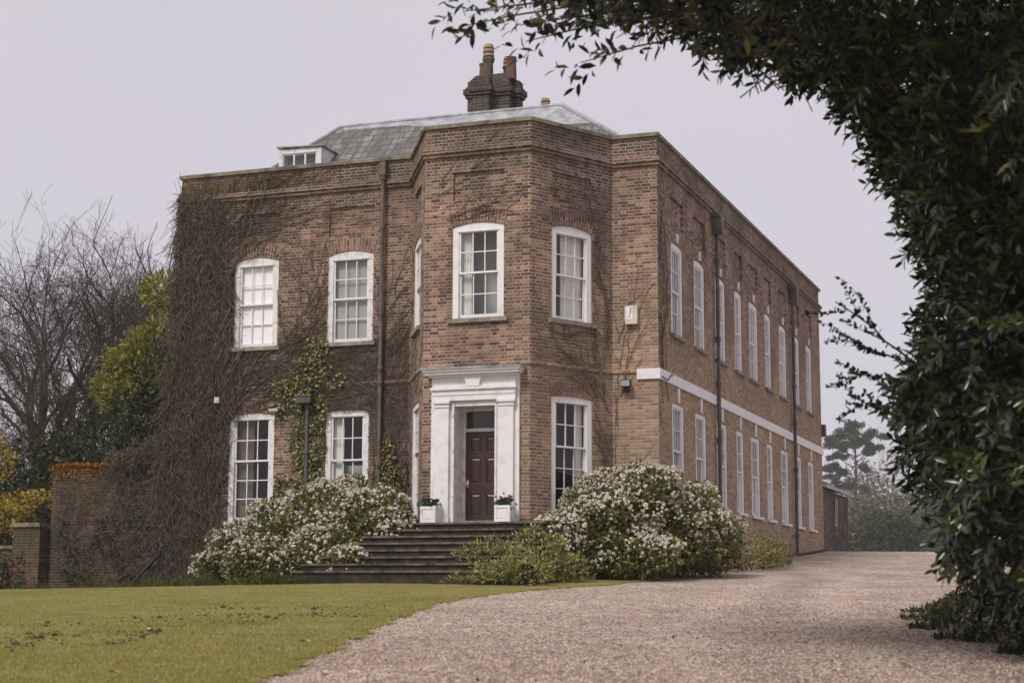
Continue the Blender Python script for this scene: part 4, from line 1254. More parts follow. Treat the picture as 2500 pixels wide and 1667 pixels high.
for k in range(26):
    vine_paths(W2, [(random.uniform(0.02, 1.9), random.uniform(-4, 3.4))], [random.uniform(.6, 2.2)], [random.randint(15, 40)], .08, .13, .15, [random.uniform(.005, .012)], .015, free(W2), 2, seg_)
for k in range(12):
    vine_paths(W5, [(random.uniform(0.02, .25), random.uniform(-4, 1))], [random.uniform(1.2, 1.9)], [random.randint(15, 40)], .08, .1, .12, [random.uniform(.006, .012)], .015, free(W5), 1, seg_)
for k in range(22):
    vine_paths(W6, [(random.uniform(0.05, .8), random.uniform(-1, 3))], [random.uniform(1.2, 2.0)], [random.randint(15, 40)], .08, .1, .12, [random.uniform(.005, .01)], .015, free(W6), 1, seg_)
segs('stems', seg_, M['vine'], cb, 3)

def ivy(name, wl, pts, n, label, size=(.05, .085), parent=None):
    """pts: list of (u,z,ru,rz) blobs on the wall"""
    o = empty(name, wl.fr((pts[0][0], .05, pts[0][1]))); tag(o, label, 'ivy', 'green ivy patches on the house')
    A = np.array(pts); wgt = A[:, 2] * A[:, 3]; idx = rng.choice(len(A), n, p=wgt / wgt.sum())
    th = rng.uniform(0, 2 * np.pi, n); rr = np.sqrt(rng.random(n))
    u = A[idx, 0] + A[idx, 2] * rr * np.cos(th); z = A[idx, 1] + A[idx, 3] * rr * np.sin(th)
    k = np.ones(n, bool)
    for x in WIN:
        if x[0] is wl: k &= ~((u > x[1] + .06) & (u < x[2] - .06) & (z > x[3]) & (z < x[4]))
    u, z = u[k], z[k]; n = len(u)
    nn = rng.uniform(.03, .12, n)
    U, N_ = np.array(wl.U), np.array(wl.N)
    P = np.array([wl.p0.x, wl.p0.y, 0]) + u[:, None] * U + nn[:, None] * N_ + z[:, None] * np.array([0, 0, 1.])
    D = np.array([0, 0, -1.]) + rng.normal(0, .5, (n, 3)) + N_ * .35
    Nn = N_ + rng.normal(0, .35, (n, 3)) + [0, 0, .5]
    L_ = rng.uniform(*size, n)
    leaves('leaf', P, D, Nn, L_, L_ * .5, M['ivy'], o).name = 'foliage'
    sg = []
    for i in range(len(pts)):
        vine_paths(wl, [(pts[i][0], pts[i][1] - pts[i][3])], [1.57 + random.gauss(0, .3)], [14], pts[i][3] * .14, .2, .2, [.008], .02, None, 1, sg)
    segs('stems', sg, M['vine'], o, 3)
    return o
ivy('ivy', W1, [(3.6, 1.0, .2, .35), (3.55, .45, .42, .45), (3.9, .75, .25, .5), (3.4, .05, .6, .4), (3.6, -.4, .5, .5), (4.2, .3, .35, .2), (3.55, -1.1, .5, .6), (3.5, -1.8, .35, .7), (3.75, -1.9, .2, .6), (3.6, -2.5, .2, .6), (2.85, -.4, .15, .2), (2.95, .15, .3, .25)], 2000,
    'yellow-green ivy climbing round the small hopper between the two left windows')
ivy('ivy', W1, [(5.6, -1.7, .22, .6), (5.75, -2.4, .25, .6), (5.35, -2.3, .15, .5), (5.5, -3.0, .3, .7)], 1100, 'dark ivy patch at the foot of the tall rusty downpipe')
ivy('ivy', W2, [(.25, -2.3, .12, .8), (.3, -3.0, .16, .6)], 420, 'narrow ivy strip in the angle left of the bay')

# ------------------------------------------------------------------ shrubs
def blobs_points(blobs, n, shell=.35):
    A = np.array(blobs, float)
    wgt = (A[:, 3] * A[:, 4] * A[:, 5]) ** (2 / 3)
    idx = rng.choice(len(A), n, p=wgt / wgt.sum())
    d = rdir(n)
    r_ = 1 - shell * rng.random(n) ** 1.6
    # lumpy surface
    lump = 1 + .10 * np.sin(d[:, 0] * 7 + idx * 2) * np.cos(d[:, 1] * 6 + idx) + .08 * np.sin(d[:, 2] * 9 + idx)
    P = A[idx, :3] + d * A[idx, 3:6] * (r_ * lump)[:, None]
    return P, d, idx

def shrub(name, blobs, nleaf, nflower, label, cat, lmat, group=None, lsize=(.075, .13), fl=.031, twigs=60, upflower=True, ground=None, fmat=None, lw=.27, stemmat=None):
    b0 = np.array(blobs)[:, :3].mean(0)
    gz = float(terr(b0[0], b0[1])) if ground is None else ground
    root = empty(name, (b0[0], b0[1], gz)); tag(root, label, cat, group)
    P, d, _ = blobs_points(blobs, nleaf, .45)
    k = P[:, 2] > gz + .02
    P, d = P[k], d[k]; n = len(P)
    D = d * .7 + rng.normal(0, .6, (n, 3)) + [0, 0, .25]
    N_ = d * .6 + [0, 0, .7] + rng.normal(0, .4, (n, 3))
    L_ = rng.uniform(*lsize, n)
    leaves('foliage', P, D, N_, L_, L_ * lw, lmat, root)
    if nflower:
        P, d, _ = blobs_points(blobs, nflower * 4, .09)
        k = (P[:, 2] > gz + .12) & (d[:, 2] > -.45) & (rng.random(len(P)) < np.clip(.40 + .6 * d[:, 2], .1, 1))
        cl = np.sin(P[:, 0] * 3.1) * np.sin(P[:, 1] * 2.7 + 1) * np.sin(P[:, 2] * 3.3)
        k &= rng.random(len(P)) < np.clip(.6 + cl * 1.6, .10, 1)
        P, d = P[k][:nflower], d[k][:nflower]
        c = 13
        hs = rng.uniform(.5, 1.4, len(P))
        Q = np.repeat(P + d * .03, c, 0); dd = np.repeat(unit(d + [0, 0, .5]), c, 0); sc_ = np.repeat(hs, c)
        h = unit(rng.normal(size=(len(Q), 3)) + dd * 1.2)
        Q = Q + h * (fl * sc_)[:, None]
        pl = rng.uniform(.022, .036, len(Q)) * sc_
        leaves('blossom', Q - h * .01, np.cross(h, rdir(len(Q))), h, pl, pl * .6, fmat or M['blossom'], root, fold=.1)
    sg = []
    A = np.array(blobs)
    for i in range(twigs):
        b = A[rng.integers(len(A))]
        d = rdir(1)[0]; d[2] = abs(d[2])
        p0 = np.array([b0[0] + (b[0] - b0[0]) * .6 + random.gauss(0, .15), b0[1] + (b[1] - b0[1]) * .6 + random.gauss(0, .15), float(terr(b[0], b[1])) - .03])
        p1 = b[:3] + d * b[3:6] * random.uniform(.6, .98)
        mid = (p0 + p1) / 2 + rng.normal(0, .12, 3)
        sg.append((*p0, *mid, .016, .010)); sg.append((*mid, *p1, .010, .003))
    segs('branches', sg, stemmat or M['twig'], root, 4)
    return root

# left flowering bush
shrub('flowering_bush', [(-7.78, -2.40, -3.48, .95, .9, .85), (-6.68, -2.30, -3.23, 1.1, .95, .98), (-5.68, -2.30, -3.18, .95, .9, .88), (-8.58, -2.50, -3.78, .75, .8, .7), (-9.03, -2.60, -4.03, .6, .6, .5),
       (-5.12, -2.60, -3.43, .7, .7, .55), (-6.18, -3.40, -3.88, .9, .7, .6), (-7.48, -3.60, -3.98, .9, .6, .55), (-6.33, -1.90, -2.58, .5, .45, .5), (-7.83, -1.90, -2.58, .33, .35, .55), (-5.33, -4.10, -4.08, .55, .5, .4)],
      27000, 4600, 'white blossomed evergreen bush left of the steps below the two windows', 'bush', M['bushleaf'], 'white flowering bushes either side of the steps')
# right flowering bush
shrub('flowering_bush', [(-0.54, -1.10, -3.06, 1.2, 1.1, 1.0), (0.46, -0.30, -3.16, 1.05, 1.1, .95), (-1.54, -1.90, -3.66, .7, .8, .7), (0.01, -1.10, -2.51, .8, .8, .62), (0.86, 0.50, -3.41, .8, 1.0, .75), (-0.09, -1.65, -3.78, 1.0, .7, .55), (-1.14, -1.50, -3.26, .75, .8, .8)],
      30000, 6000, 'large white blossomed evergreen bush in front of the right corner of the house', 'bush', M['bushleaf'], 'white flowering bushes either side of the steps')
# brown twiggy patch in the left bush
tb = empty('dead_twiggy_shrub', (-8.7, -3, -4.4)); tag(tb, 'brown dead twiggy shrub tangled in the left white flowering bush', 'shrub')
sg = []
for i in range(900):
    b = np.array([-8.75, -3.0, -3.45]) + rng.normal(0, 1, 3) * [.38, .3, .38]
    a = rdir(1)[0] * .12 + [0, 0, .09]
    sg.append((*b, *(b + a), .004, .002))
for i in range(14):
    p = np.array([-8.8 + random.gauss(0, .2), -2.9, -4.45]); t_ = np.array([-8.75 + random.gauss(0, .35), -3.1 + random.gauss(0, .2), -3.3 + random.gauss(0, .25)])
    sg.append((*p, *t_, .012, .004))
segs('branches', sg, M['twig'], tb, 3)
# pale variegated shrub right of the steps
shrub('variegated_shrub', [(-2.05, -3.65, -4.15, .7, .6, .45), (-1.50, -3.35, -3.90, .6, .6, .5), (-2.55, -4.25, -4.30, .55, .4, .25), (-1.15, -3.0, -4.20, .6, .5, .4), (-1.75, -3.15, -3.70, .4, .35, .45), (-2.15, -4.15, -4.00, .8, .5, .45), (-1.35, -4.85, -4.2, .6, .5, .45), (-2.2, -5.15, -4.42, .55, .3, .2), (-1.75, -5.1, -4.3, .5, .35, .35)], 11000, 0,
      'low pale yellow-green variegated shrub spilling beside the right end of the steps', 'shrub', M['limeleaf'], None, (.07, .12), twigs=30, lw=.16)
shrub('small_shrub', [(1.0, 3.6, -3.6, .6, .9, .45), (1.1, 5.2, -3.55, .55, .9, .45), (1.1, 6.8, -3.55, .4, .7, .3)], 2600, 0, 'low yellow-green shrub at the wall foot right of the big flowering bush', 'shrub', M['limeleaf'], None, (.06, .11), twigs=20, lw=.2)

# ------------------------------------------------------------------ border plants, grass, stones
def blades(name, P, h, mat, lean=.35, wd=.006, label=None, cat=None, kind='stuff', parent=None):
    n = len(P)
    D = rng.normal(0, lean, (n, 3)); D[:, 2] = 1
    D = unit(D)
    S = unit(np.cross(D, rdir(n)))
    V = np.stack([P - S * wd, P + S * wd, P + D * h[:, None]], 1).reshape(-1, 3)
    b = (np.arange(n) * 3)[:, None]
    o = link(name, npmesh(name, V, [b + np.array([[0, 1, 2]])]), mat, parent)
    if label: tag(o, label, cat, kind=kind)
    return o
# lawn blades, denser where the camera looks
n = 150000
d = 10.2 + 25 * rng.random(n) ** 1.25
l = fb(d) + .05 - (rng.random(n) ** 1.0) * (d * .31 + fb(d) + 1.0)
x, y = dl(d, l)
k = ~((y > -5.2) & (x > -17.6))
x, y, d = x[k], y[k], d[k]
tint = np.sin(x * .9 + .6 * y) + np.sin(y * 1.4 - x * .3)
P = np.stack([x, y, terr(x, y) - .003], -1)
blades('grass', P, rng.uniform(.012, .032, len(P)), M['blade'], .5, .004, 'short mown grass blades covering the lawn', 'grass')
# longer fringe along the gravel
n = 9000
d = rng.uniform(10.5, 36, n); l = fb(d) - np.abs(rng.normal(0, .09, n)) + .03
x, y = dl(d, l); P = np.stack([x, y, terr(x, y) - .01], -1)
blades('grass_fringe', P, rng.uniform(.015, .045, n), M['blade'], .7, .005, 'longer grass fringe along the edge of the gravel', 'grass')
# border tufts below the garden wall and bushes
n = 6500
xx = rng.uniform(-17.2, -5.8, n); yb_ = np.interp(xx, [-17.5, -14, -11, -9, -7, -5.6], [-.45, -.9, -2.8, -4.6, -5.3, -5.2])
yy = yb_ + np.abs(rng.normal(0, .28, n))
cl = .5 + .5 * np.sin(xx * 5.1) * np.sin(xx * 2.3 + 1)
k = rng.random(n) < .25 + .75 * cl
P = np.stack([xx, yy, terr(xx, yy)], -1)[k]
blades('border_plants', P, rng.uniform(.08, .30, len(P)) * (.5 + cl[k]), M['drygrass'], .55, .010, 'strappy green border plants along the foot of the garden wall', 'plants')
n = 2600
xx = rng.uniform(-2.6, 1.2, n); yf = np.interp(xx, [p[0] for p in BEDF[:6]], [p[1] for p in BEDF[:6]])
P = np.stack([xx, yf + rng.normal(.2, .12, n), np.zeros(n)], -1); P[:, 2] = terr(P[:, 0], P[:, 1]) + rng.uniform(0, .09, n)
leaves('edging_weeds', P, rdir(n) + [0, 0, .6], rdir(n) + [0, 0, 1], rng.uniform(.04, .09, n), rng.uniform(.012, .025, n), M['limeleaf'])
tag(bpy.data.objects['edging_weeds'], 'small creeping weeds along the edge of the bed', 'weeds', kind='stuff')

# loose stones
n = 52000
d = 10 + 22 * rng.random(n) ** 1.7
l = fb(d) - .12 + rng.random(n) * (d * .31 + 2.0)
x, y = dl(d, l)
k = rng.random(n) < np.clip((l - fb(d) + .15) * 6, 0.1, 1)
x, y = x[k], y[k]; n = len(x)
r_ = rng.uniform(.007, .019, n)
Z = terr(x, y) - .014
O8 = np.array([[1, 0, 0], [-1, 0, 0], [0, 1, 0], [0, -1, 0], [0, 0, .7], [0, 0, -.7]])
V = (np.stack([x, y, Z], -1)[:, None, :] + (O8[None] * rng.uniform(.6, 1.3, (n, 6, 1))) * r_[:, None, None]).reshape(-1, 3)
b = (np.arange(n) * 6)[:, None]
F8 = np.concatenate([b + np.array([[i, j, t]]) for i, j, t in ((0, 2, 4), (2, 1, 4), (1, 3, 4), (3, 0, 4), (2, 0, 5), (1, 2, 5), (3, 1, 5), (0, 3, 5))])
o = link('gravel_stones', npmesh('gravel_stones', V, [F8]), M['stone_grit']); tag(o, 'loose pinkish gravel stones scattered over the drive', 'gravel', kind='stuff')

# worm casts and earth crumbs in bands on the lawn
n = 900
bd = rng.choice([15.5, 17.0, 19.0, 20.5, 22.5], n) + rng.normal(0, .35, n)
bl = np.where(bd < 17.8, rng.uniform(-5.5, -3.4, n), np.where(bd < 19.8, rng.uniform(-6.0, -2.6, n), rng.uniform(-4.5, -1.6, n)))
kk = rng.random(n) < .35 + .65 * (np.sin(bl * 6 + bd) > 0)
bd, bl = bd[kk], bl[kk]; n = len(bd)
x, y = dl(bd, bl)
r_ = rng.uniform(.008, .022, n) * (1 + (rng.random(n) < .06) * 1.2)
Z = terr(x, y) + r_ * .3
V = (np.stack([x, y, Z], -1)[:, None, :] + (O8[None] * rng.uniform(.6, 1.4, (n, 6, 1))) * r_[:, None, None]).reshape(-1, 3)
b = (np.arange(n) * 6)[:, None]
F8 = np.concatenate([b + np.array([[i, j, t]]) for i, j, t in ((0, 2, 4), (2, 1, 4), (1, 3, 4), (3, 0, 4), (2, 0, 5), (1, 2, 5), (3, 1, 5), (0, 3, 5))])
o = link('soil_crumbs', npmesh('soil_crumbs', V, [F8]), simple('crumb_soil', (.06, .035, .022), (.13, .08, .05), 20, 1)); tag(o, 'brown worm casts and crumbs of soil dotted over the lawn', 'soil', kind='stuff')

n = 900
d = rng.uniform(11.5, 24, n); l = fb(d) + .2 + rng.random(n) ** .55 * (5.0 - fb(d)) * np.clip(.55 + d * .03, 0, 1)
x, y = dl(d, l); P = np.stack([x, y, terr(x, y) + .004], -1)
leaves('leaf_litter', P, rdir(n) * [1, 1, .15], rdir(n) * .3 + [0, 0, 1], rng.uniform(.02, .07, n), rng.uniform(.006, .018, n), leafmat('litter_leaf', [(0.03, .022, .015), (.08, .05, .03), (.2, .13, .07)], .8, .2, 0))
tag(bpy.data.objects['leaf_litter'], 'dark bits of leaf litter strewn over the gravel under the laurel', 'litter', kind='stuff')
# fallen leaves
M['deadleaf'] = simple('dry_leaf', (0.34, 0.2, 0.08), (0.5, 0.34, 0.16), 10, 0.8)
M['orangeleaf'] = simple('orange_leaf', (0.5, 0.21, 0.02), (0.62, 0.3, 0.04), 10, 0.7)
M['paleleaf'] = simple('bleached_leaf', (0.5, 0.45, 0.36), (0.62, 0.56, 0.46), 10, 0.8)
FL = [((11.9, -2.75), .10, 'orangeleaf', 'bright orange fallen leaf on the lawn nearest the camera'), ((15.2, -1.75), .13, 'deadleaf', 'largest tan fallen leaf on the lawn by the gravel edge'),
      ((14.2, -1.9), .08, 'deadleaf', 'smaller tan fallen leaf just below the largest one'), ((17.3, -3.6), .12, 'paleleaf', 'pale dry fallen leaf among the soil crumbs on the lawn'),
      ((12.4, -1.35), .10, 'paleleaf', 'bleached fallen leaf lying on the gravel edge at the bottom'), ((13.3, 3.05), .09, 'orangeleaf', 'orange fallen leaf on the shaded gravel under the laurel'),
      ((31.5, .3), .12, 'paleleaf', 'pale fallen leaf on the grass tip before the right bush')]
for (dd_, ll_), sz, mt, lab in FL:
    x, y = dl(dd_, ll_)
    z = float(terr(x, y)) + (.03 if ll_ < fb(dd_) else .0)
    a = rng.uniform(0, 6.28)
    o = leaves('fallen_leaf', np.array([[x, y, z]]), np.array([[math.cos(a), math.sin(a), .12]]), np.array([[0, 0, 1.]]), np.array([sz]), np.array([sz * .32]), M[mt], fold=.35, droop=.1, detail=True)
    tag(o, lab, 'leaf', 'fallen leaves on the ground')

# ------------------------------------------------------------------ trees
def grow(p, dirv, L_, r_, depth, out, tips, gn=4, spread=.5, up=.12, ratio=.72, kids=(2, 3), wob=.12, rmin=.004):
    p = np.array(p, float); dirv = unit(np.array(dirv, float))
    m = gn if depth > 1 else 3
    for i in range(m):
        dirv = unit(dirv + rng.normal(0, wob, 3) + [0, 0, up * .3])
        q = p + dirv * L_ / m
        r2 = max(r_ * (1 - .38 / m), rmin)
        out.append((*p, *q, r_, r2))
        p, r_ = q, r2
        if depth > 0 and i >= 1 and i < m - 1 and rng.random() < .55:
            nd = unit(dirv + rng.normal(0, spread * 1.2, 3) + [0, 0, up])
            grow(p, nd, L_ * ratio * .8, r_ * .5, depth - 1, out, tips, gn, spread, up, ratio, kids, wob, rmin)
    if depth > 0:
        for c in range(rng.integers(kids[0], kids[1] + 1)):
            nd = unit(dirv + rng.normal(0, spread, 3) + [0, 0, up])
            grow(p, nd, L_ * ratio * rng.uniform(.8, 1.15), r_ * .69, depth - 1, out, tips, gn, spread, up, ratio, kids, wob, rmin)
    else:
        tips.append((*p, *dirv))

def rounded(out, c, rx, rz):
    A = np.array(out)
    q = (A[:, 3:6] - c) / np.array([rx, rx, rz])
    rr = np.sqrt((q ** 2).sum(1)) + .10 * np.sin(A[:, 3] * 2.1 + A[:, 5] * 1.3) + .06 * np.sin(A[:, 3] * 5 - A[:, 5] * 3.7)
    k = (rr < 1) | (A[:, 5] < c[2])
    k &= ~((rr > .6) & (rng.random(len(A)) < .18) & (A[:, 6] < .02))
    ends, res = set(), []
    for a, ok in zip(A, k):          # a twig stays only while what it grows from stays
        st = tuple(np.round(a[:3], 4))
        if ok and (not res or st in ends):
            res.append(tuple(a)); ends.add(tuple(np.round(a[3:6], 4)))
    return res

def split_tree(name, out, label, cat, group, base, mat, thick=.035, extra=None):
    root = empty(name, base); tag(root, label, cat, group)
    A = np.array(out)
    big = A[:, 6] > thick
    if big.any(): segs('trunk', A[big], mat, root, 7)
    if (~big).any(): segs('crown', A[~big], extra or mat, root, 3)
    return root

BARE = [(62, -16.6, .247, 'tall bare tree second from the left edge of the wood', .0, 5.2), (60, -14.9, .228, 'bare tree forking low, left of the middle of the wood', .05, 4.2), (64, -15.0, .240, 'tallest bare tree with a rounded crown behind the garden wall', .0, 5.2),
        (58, -12.2, .222, 'bare tree leaning toward the yellow-green tree', .08, 4.2), (66, -18.6, .240, 'bare tree half cut off by the left edge of the picture', .0, 5.6), (68, -13.6, .216, 'bare tree whose twigs show beside the ivy clad corner of the house', .05, 5.0), (57, -16.4, .175, 'lowest bare tree, its limbs spreading above the low wall pier', -.1, 3.8)]
for i, (d_, l_, e_, lab, ln_, rx_) in enumerate(BARE):
    x, y = dl(d_, l_); z = float(terr(x, y)) - .2
    H_ = CZ + e_ * d_ - z
    out, tips = [], []
    p = np.array([x, y, z])
    grow(p, (ln_, 0, 1), H_ * .30, .38, 7, out, tips, 4, .48, .10, .80, (2, 3), .11, .0058)
    out = rounded(out, np.array([x, y, z + H_ * .55]), rx_, H_ * .47)
    split_tree('bare_tree', out, lab, 'tree', 'bare winter trees behind the garden wall', (x, y, z), M['bark'], .05, M['twig'])

def leafy(name, base, out, tips, label, cat, group, lmat, nper, lsize, lw, clump, droop=0, trunkmat=None, fill=None):
    root = empty(name, base); tag(root, label, cat, group)
    A = np.array(out)
    segs('trunk', A, trunkmat or M['bark'], root, 5)
    T = np.array(tips)
    C_ = np.repeat(T[:, :3], nper, 0); n = len(C_)
    off = rng.normal(0, 1, (n, 3)) * clump
    D = unit(off + rng.normal(0, .03, (n, 3))) + rng.normal(0, .4, (n, 3)) + [0, 0, -droop]
    L_ = rng.uniform(*lsize, n)
    leaves('crown', C_ + off, D, rdir(n) + [0, 0, 1.2], L_, L_ * lw, lmat, root)
    return root

# shrubs behind the wall
def ground_blob(d_, l_, h, rx, rz):
    x, y = dl(d_, l_); return (x, y, float(terr(x, y)) + h, rx, rx * .9, rz)
def eye_blob(d_, l_, h, rx, rz):
    x, y = dl(d_, l_); return (x, y, CZ + h, rx, rx * .9, rz)
shrub('evergreen_tree', [eye_blob(52, -10.75, 9.5, .75, .55), eye_blob(52, -10.45, 8.4, .8, .6), eye_blob(52, -11.25, 7.9, .7, .5), eye_blob(52, -11.85, 7.3, .7, .5), eye_blob(52, -12.35, 6.5, .55, .5), eye_blob(52, -11.05, 7.0, .9, .7), eye_blob(51.5, -11.75, 6.2, .8, .6)],
      5200, 0, 'yellow-green evergreen tree beside the left corner of the house', 'tree', M['yellowleaf'], None, (.14, .26), twigs=40, lw=.2, stemmat=M['bark'])
shrub('dark_evergreen_shrub', [eye_blob(47, -9.5, 6.1, .9, 1.0), eye_blob(47, -9.5, 4.8, 1.1, 1.2), eye_blob(47.5, -10.4, 5.0, .9, .9), eye_blob(47, -10.3, 3.7, 1.4, 1.2), eye_blob(47, -9.2, 2.5, 1.2, 1.5)], 9000, 0, 'dark grey-green evergreen shrub rising behind the garden wall against the house', 'shrub', M['darkleaf'], None, (.10, .2), twigs=40)
shrub('dark_evergreen_shrub', [eye_blob(50, -11.7, 4.5, 1.3, 1.1), eye_blob(51, -12.9, 4.3, 1.3, 1.0), eye_blob(51, -14.2, 4.0, 1.2, .9), eye_blob(50, -10.9, 5.0, 1.0, 1.0), eye_blob(51, -15.6, 3.5, 1.3, .9), eye_blob(51, -12.5, 3.0, 2.6, 1.3), eye_blob(51, -15, 2.4, 2.2, 1.3)], 8000, 0, 'low dark shrubbery behind the moss capped garden wall', 'shrub', M['darkleaf'], None, (.12, .22), twigs=60)
# brown scrub in the wood
sc = empty('brown_scrub', (*dl(54, -13), -4.3)); tag(sc, 'tangle of bare brown scrub under the trees behind the garden wall', 'scrub', kind='stuff')
sg = []
for i in range(330):
    x, y = dl(rng.uniform(50, 60), rng.uniform(-18.5, -10.5)); z = float(terr(x, y))
    p = np.array([x, y, z]); dv = unit(rng.normal(0, .35, 3) + [0, 0, 1.0])
    for j in range(9):
        q_ = p + dv * rng.uniform(.6, 1.1); sg.append((*p, *q_, .022 * (1 - j * .09), .022 * (1 - (j + 1) * .09)))
        if j > 1:
            w_ = unit(dv + rng.normal(0, .7, 3)); sg.append((*q_, *(q_ + w_ * .9), .011, .005))
            w_ = unit(dv + rng.normal(0, .8, 3)); sg.append((*q_, *(q_ + w_ * .8), .010, .005))
        p = q_; dv = unit(dv + rng.normal(0, .25, 3) + [0, 0, -.04])
segs('scrub_stems', sg, M['twig'], sc, 3)
# twigs trailing over the garden wall from the house
sg = []
for i in range(5400):
    x = -13.9 + 2.8 * random.random() ** .6; z = -1.35 + random.gauss(0, .12) + (x + 13.4) * .16
    if random.random() < .6: z = random.uniform(-4.3, -1.4)
    if random.random() < .4 and z < -1.6: x = random.uniform(-15.3, -11.6)
    y = .27 - random.random() * .35 * (1 if x > -13 else .4)
    p = np.array([x, y, z]); dv = unit(rng.normal(0, .6, 3) + [0, -.1, -.5])
    for j in range(4):
        q_ = p + dv * rng.uniform(.05, .12); q_[1] = min(q_[1], .28); sg.append((*p, *q_, .006, .005)); p = q_; dv = unit(dv + rng.normal(0, .35, 3))
wc = empty('wall_creeper', (-12.5, .1, -4.4)); tag(wc, 'bare brown creeper tumbling over the garden wall next to the house', 'creeper')
segs('stems', sg, M['vine'], wc, 3)
n = 900
P = np.stack([rng.uniform(-15.2, -12.0, n), rng.uniform(.1, .28, n), -4.3 + 1.6 * rng.random(n) ** 1.3], -1)
P = P[np.sin(P[:, 0] * 4) * np.sin(P[:, 2] * 3 + P[:, 0]) > -.1]; n = len(P)
leaves('foliage', P, rdir(n) + [0, -.4, -.5], rdir(n) + [0, -1, .4], rng.uniform(.06, .1, n), rng.uniform(.03, .05, n), M['darkleaf'], wc)

# yellow forsythia-like bush at the left edge
shrub('yellow_bush', [eye_blob(43, -13.1, 3.5, .65, .6), eye_blob(43, -12.35, 2.5, .6, .26), eye_blob(43, -13.2, 4.0, .4, .4), eye_blob(43, -11.85, 2.68, .42, .13), eye_blob(43, -12.7, 2.15, .75, .4)], 3000, 0, 'bright yellow leafed bush at the left edge over the low wall', 'bush', M['gold'], None, (.06, .13), twigs=50, lw=.22)

# far trees on the right
def pine(d_, l_, h, label, seed):
    x, y = dl(d_, l_); z = float(terr(x, y)) - .5
    root = empty('pine_tree', (x, y, z)); tag(root, label, 'tree')
    sg, cl = [], []
    p = np.array([x, y, z])
    top = z + h
    nseg = 10
    for i in range(nseg):
        q_ = p + np.array([rng.normal(0, .15), rng.normal(0, .15), h * .95 / nseg]); sg.append((*p, *q_, .45 * (1 - i * .07), .45 * (1 - (i + 1) * .07))); p = q_
    for (dx, dz, rx, rz_) in ((0, -1.2, 2.6, 1.1), (-2.6, -2.2, 2.4, 1.2), (2.5, -2.4, 2.2, 1.2), (-4, -4.3, 2, 1.2), (-2, -5, 2.2, .9), (3.6, -4.6, 1.6, .9), (1, -3.6, 2.5, 1.), (-3.6, -6.6, 1.6, .8), (2.6, -5.8, 1.8, .7),
                             (-2.8, -9, 2.6, 1.1), (-4.4, -10.3, 2.2, .9), (-5.8, -12.5, 2.2, .8), (-2, -12.9, 3.2, 1.1), (1.6, -8.8, 1.3, .6), (2, -13.5, 1.5, .8)):
        dy = rng.normal(0, 1.4)
        e = np.array([x + RT[0] * dx + FW[0] * dy, y + RT[1] * dx + FW[1] * dy, top + dz])
        s0 = np.array([x, y, max(z + h * .35, top + dz - 2.2)]); mid = (s0 + e) / 2 + [0, 0, -.3]
        sg.append((*s0, *mid, .16, .11)); sg.append((*mid, *e, .11, .05))
        for c in range(5):
            o_ = rng.normal(0, .45, 3) * [rx, rx, rz_]; cl.append((*(e + o_), rx * rng.uniform(.35, .6), rz_ * rng.uniform(.4, .7)))
    segs('trunk', sg, M['bark'], root, 5)
    cl = np.array(cl); k = 200
    C_ = np.repeat(cl[:, :3], k, 0); rr = np.repeat(cl[:, 3:5], k, 0); n = len(C_)
    dd = rdir(n) * (rng.random((n, 1)) ** .4)
    P = C_ + dd * np.stack([rr[:, 0], rr[:, 0], rr[:, 1]], -1)
    leaves('crown', P, rdir(n) + [0, 0, .5], rdir(n), rng.uniform(.4, .8, n), rng.uniform(.08, .16, n), M['pine'], root)
pine(340, 68.0, 29, 'tall hazy pine standing alone beyond the far corner of the house', 1)
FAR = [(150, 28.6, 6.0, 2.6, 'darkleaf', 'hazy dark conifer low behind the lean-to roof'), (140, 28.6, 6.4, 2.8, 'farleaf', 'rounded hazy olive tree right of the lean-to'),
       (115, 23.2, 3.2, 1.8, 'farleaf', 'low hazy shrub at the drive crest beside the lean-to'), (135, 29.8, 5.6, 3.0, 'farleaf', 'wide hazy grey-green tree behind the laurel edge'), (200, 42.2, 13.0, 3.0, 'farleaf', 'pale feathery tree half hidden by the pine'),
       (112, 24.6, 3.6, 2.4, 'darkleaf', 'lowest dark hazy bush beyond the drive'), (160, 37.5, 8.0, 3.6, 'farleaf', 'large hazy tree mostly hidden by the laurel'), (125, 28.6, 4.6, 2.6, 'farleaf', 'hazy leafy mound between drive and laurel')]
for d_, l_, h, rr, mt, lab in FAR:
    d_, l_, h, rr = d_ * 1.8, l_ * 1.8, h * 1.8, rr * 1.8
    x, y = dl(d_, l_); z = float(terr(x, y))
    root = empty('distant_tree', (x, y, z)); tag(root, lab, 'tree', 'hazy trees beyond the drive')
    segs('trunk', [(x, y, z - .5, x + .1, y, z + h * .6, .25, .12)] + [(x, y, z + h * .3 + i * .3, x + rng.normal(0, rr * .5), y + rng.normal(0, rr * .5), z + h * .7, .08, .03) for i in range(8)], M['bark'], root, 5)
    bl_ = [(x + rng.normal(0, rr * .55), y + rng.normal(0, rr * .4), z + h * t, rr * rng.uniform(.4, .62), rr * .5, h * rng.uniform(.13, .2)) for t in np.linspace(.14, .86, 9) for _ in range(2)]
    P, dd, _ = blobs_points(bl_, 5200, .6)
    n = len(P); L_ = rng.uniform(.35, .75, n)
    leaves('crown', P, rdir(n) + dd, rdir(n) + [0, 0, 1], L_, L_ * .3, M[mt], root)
x, y = dl(330, 74); out, tips = [], []
grow((x, y, float(terr(x, y))), (0, 0, 1), 7.0, .3, 6, out, tips, 4, .45, .14, .78, (2, 3), .1)
split_tree('bare_tree', out, 'hazy bare tree between the pine and the laurel', 'tree', 'hazy trees beyond the drive', (x, y, float(terr(x, y))), M['bark'], .06, M['twig'])

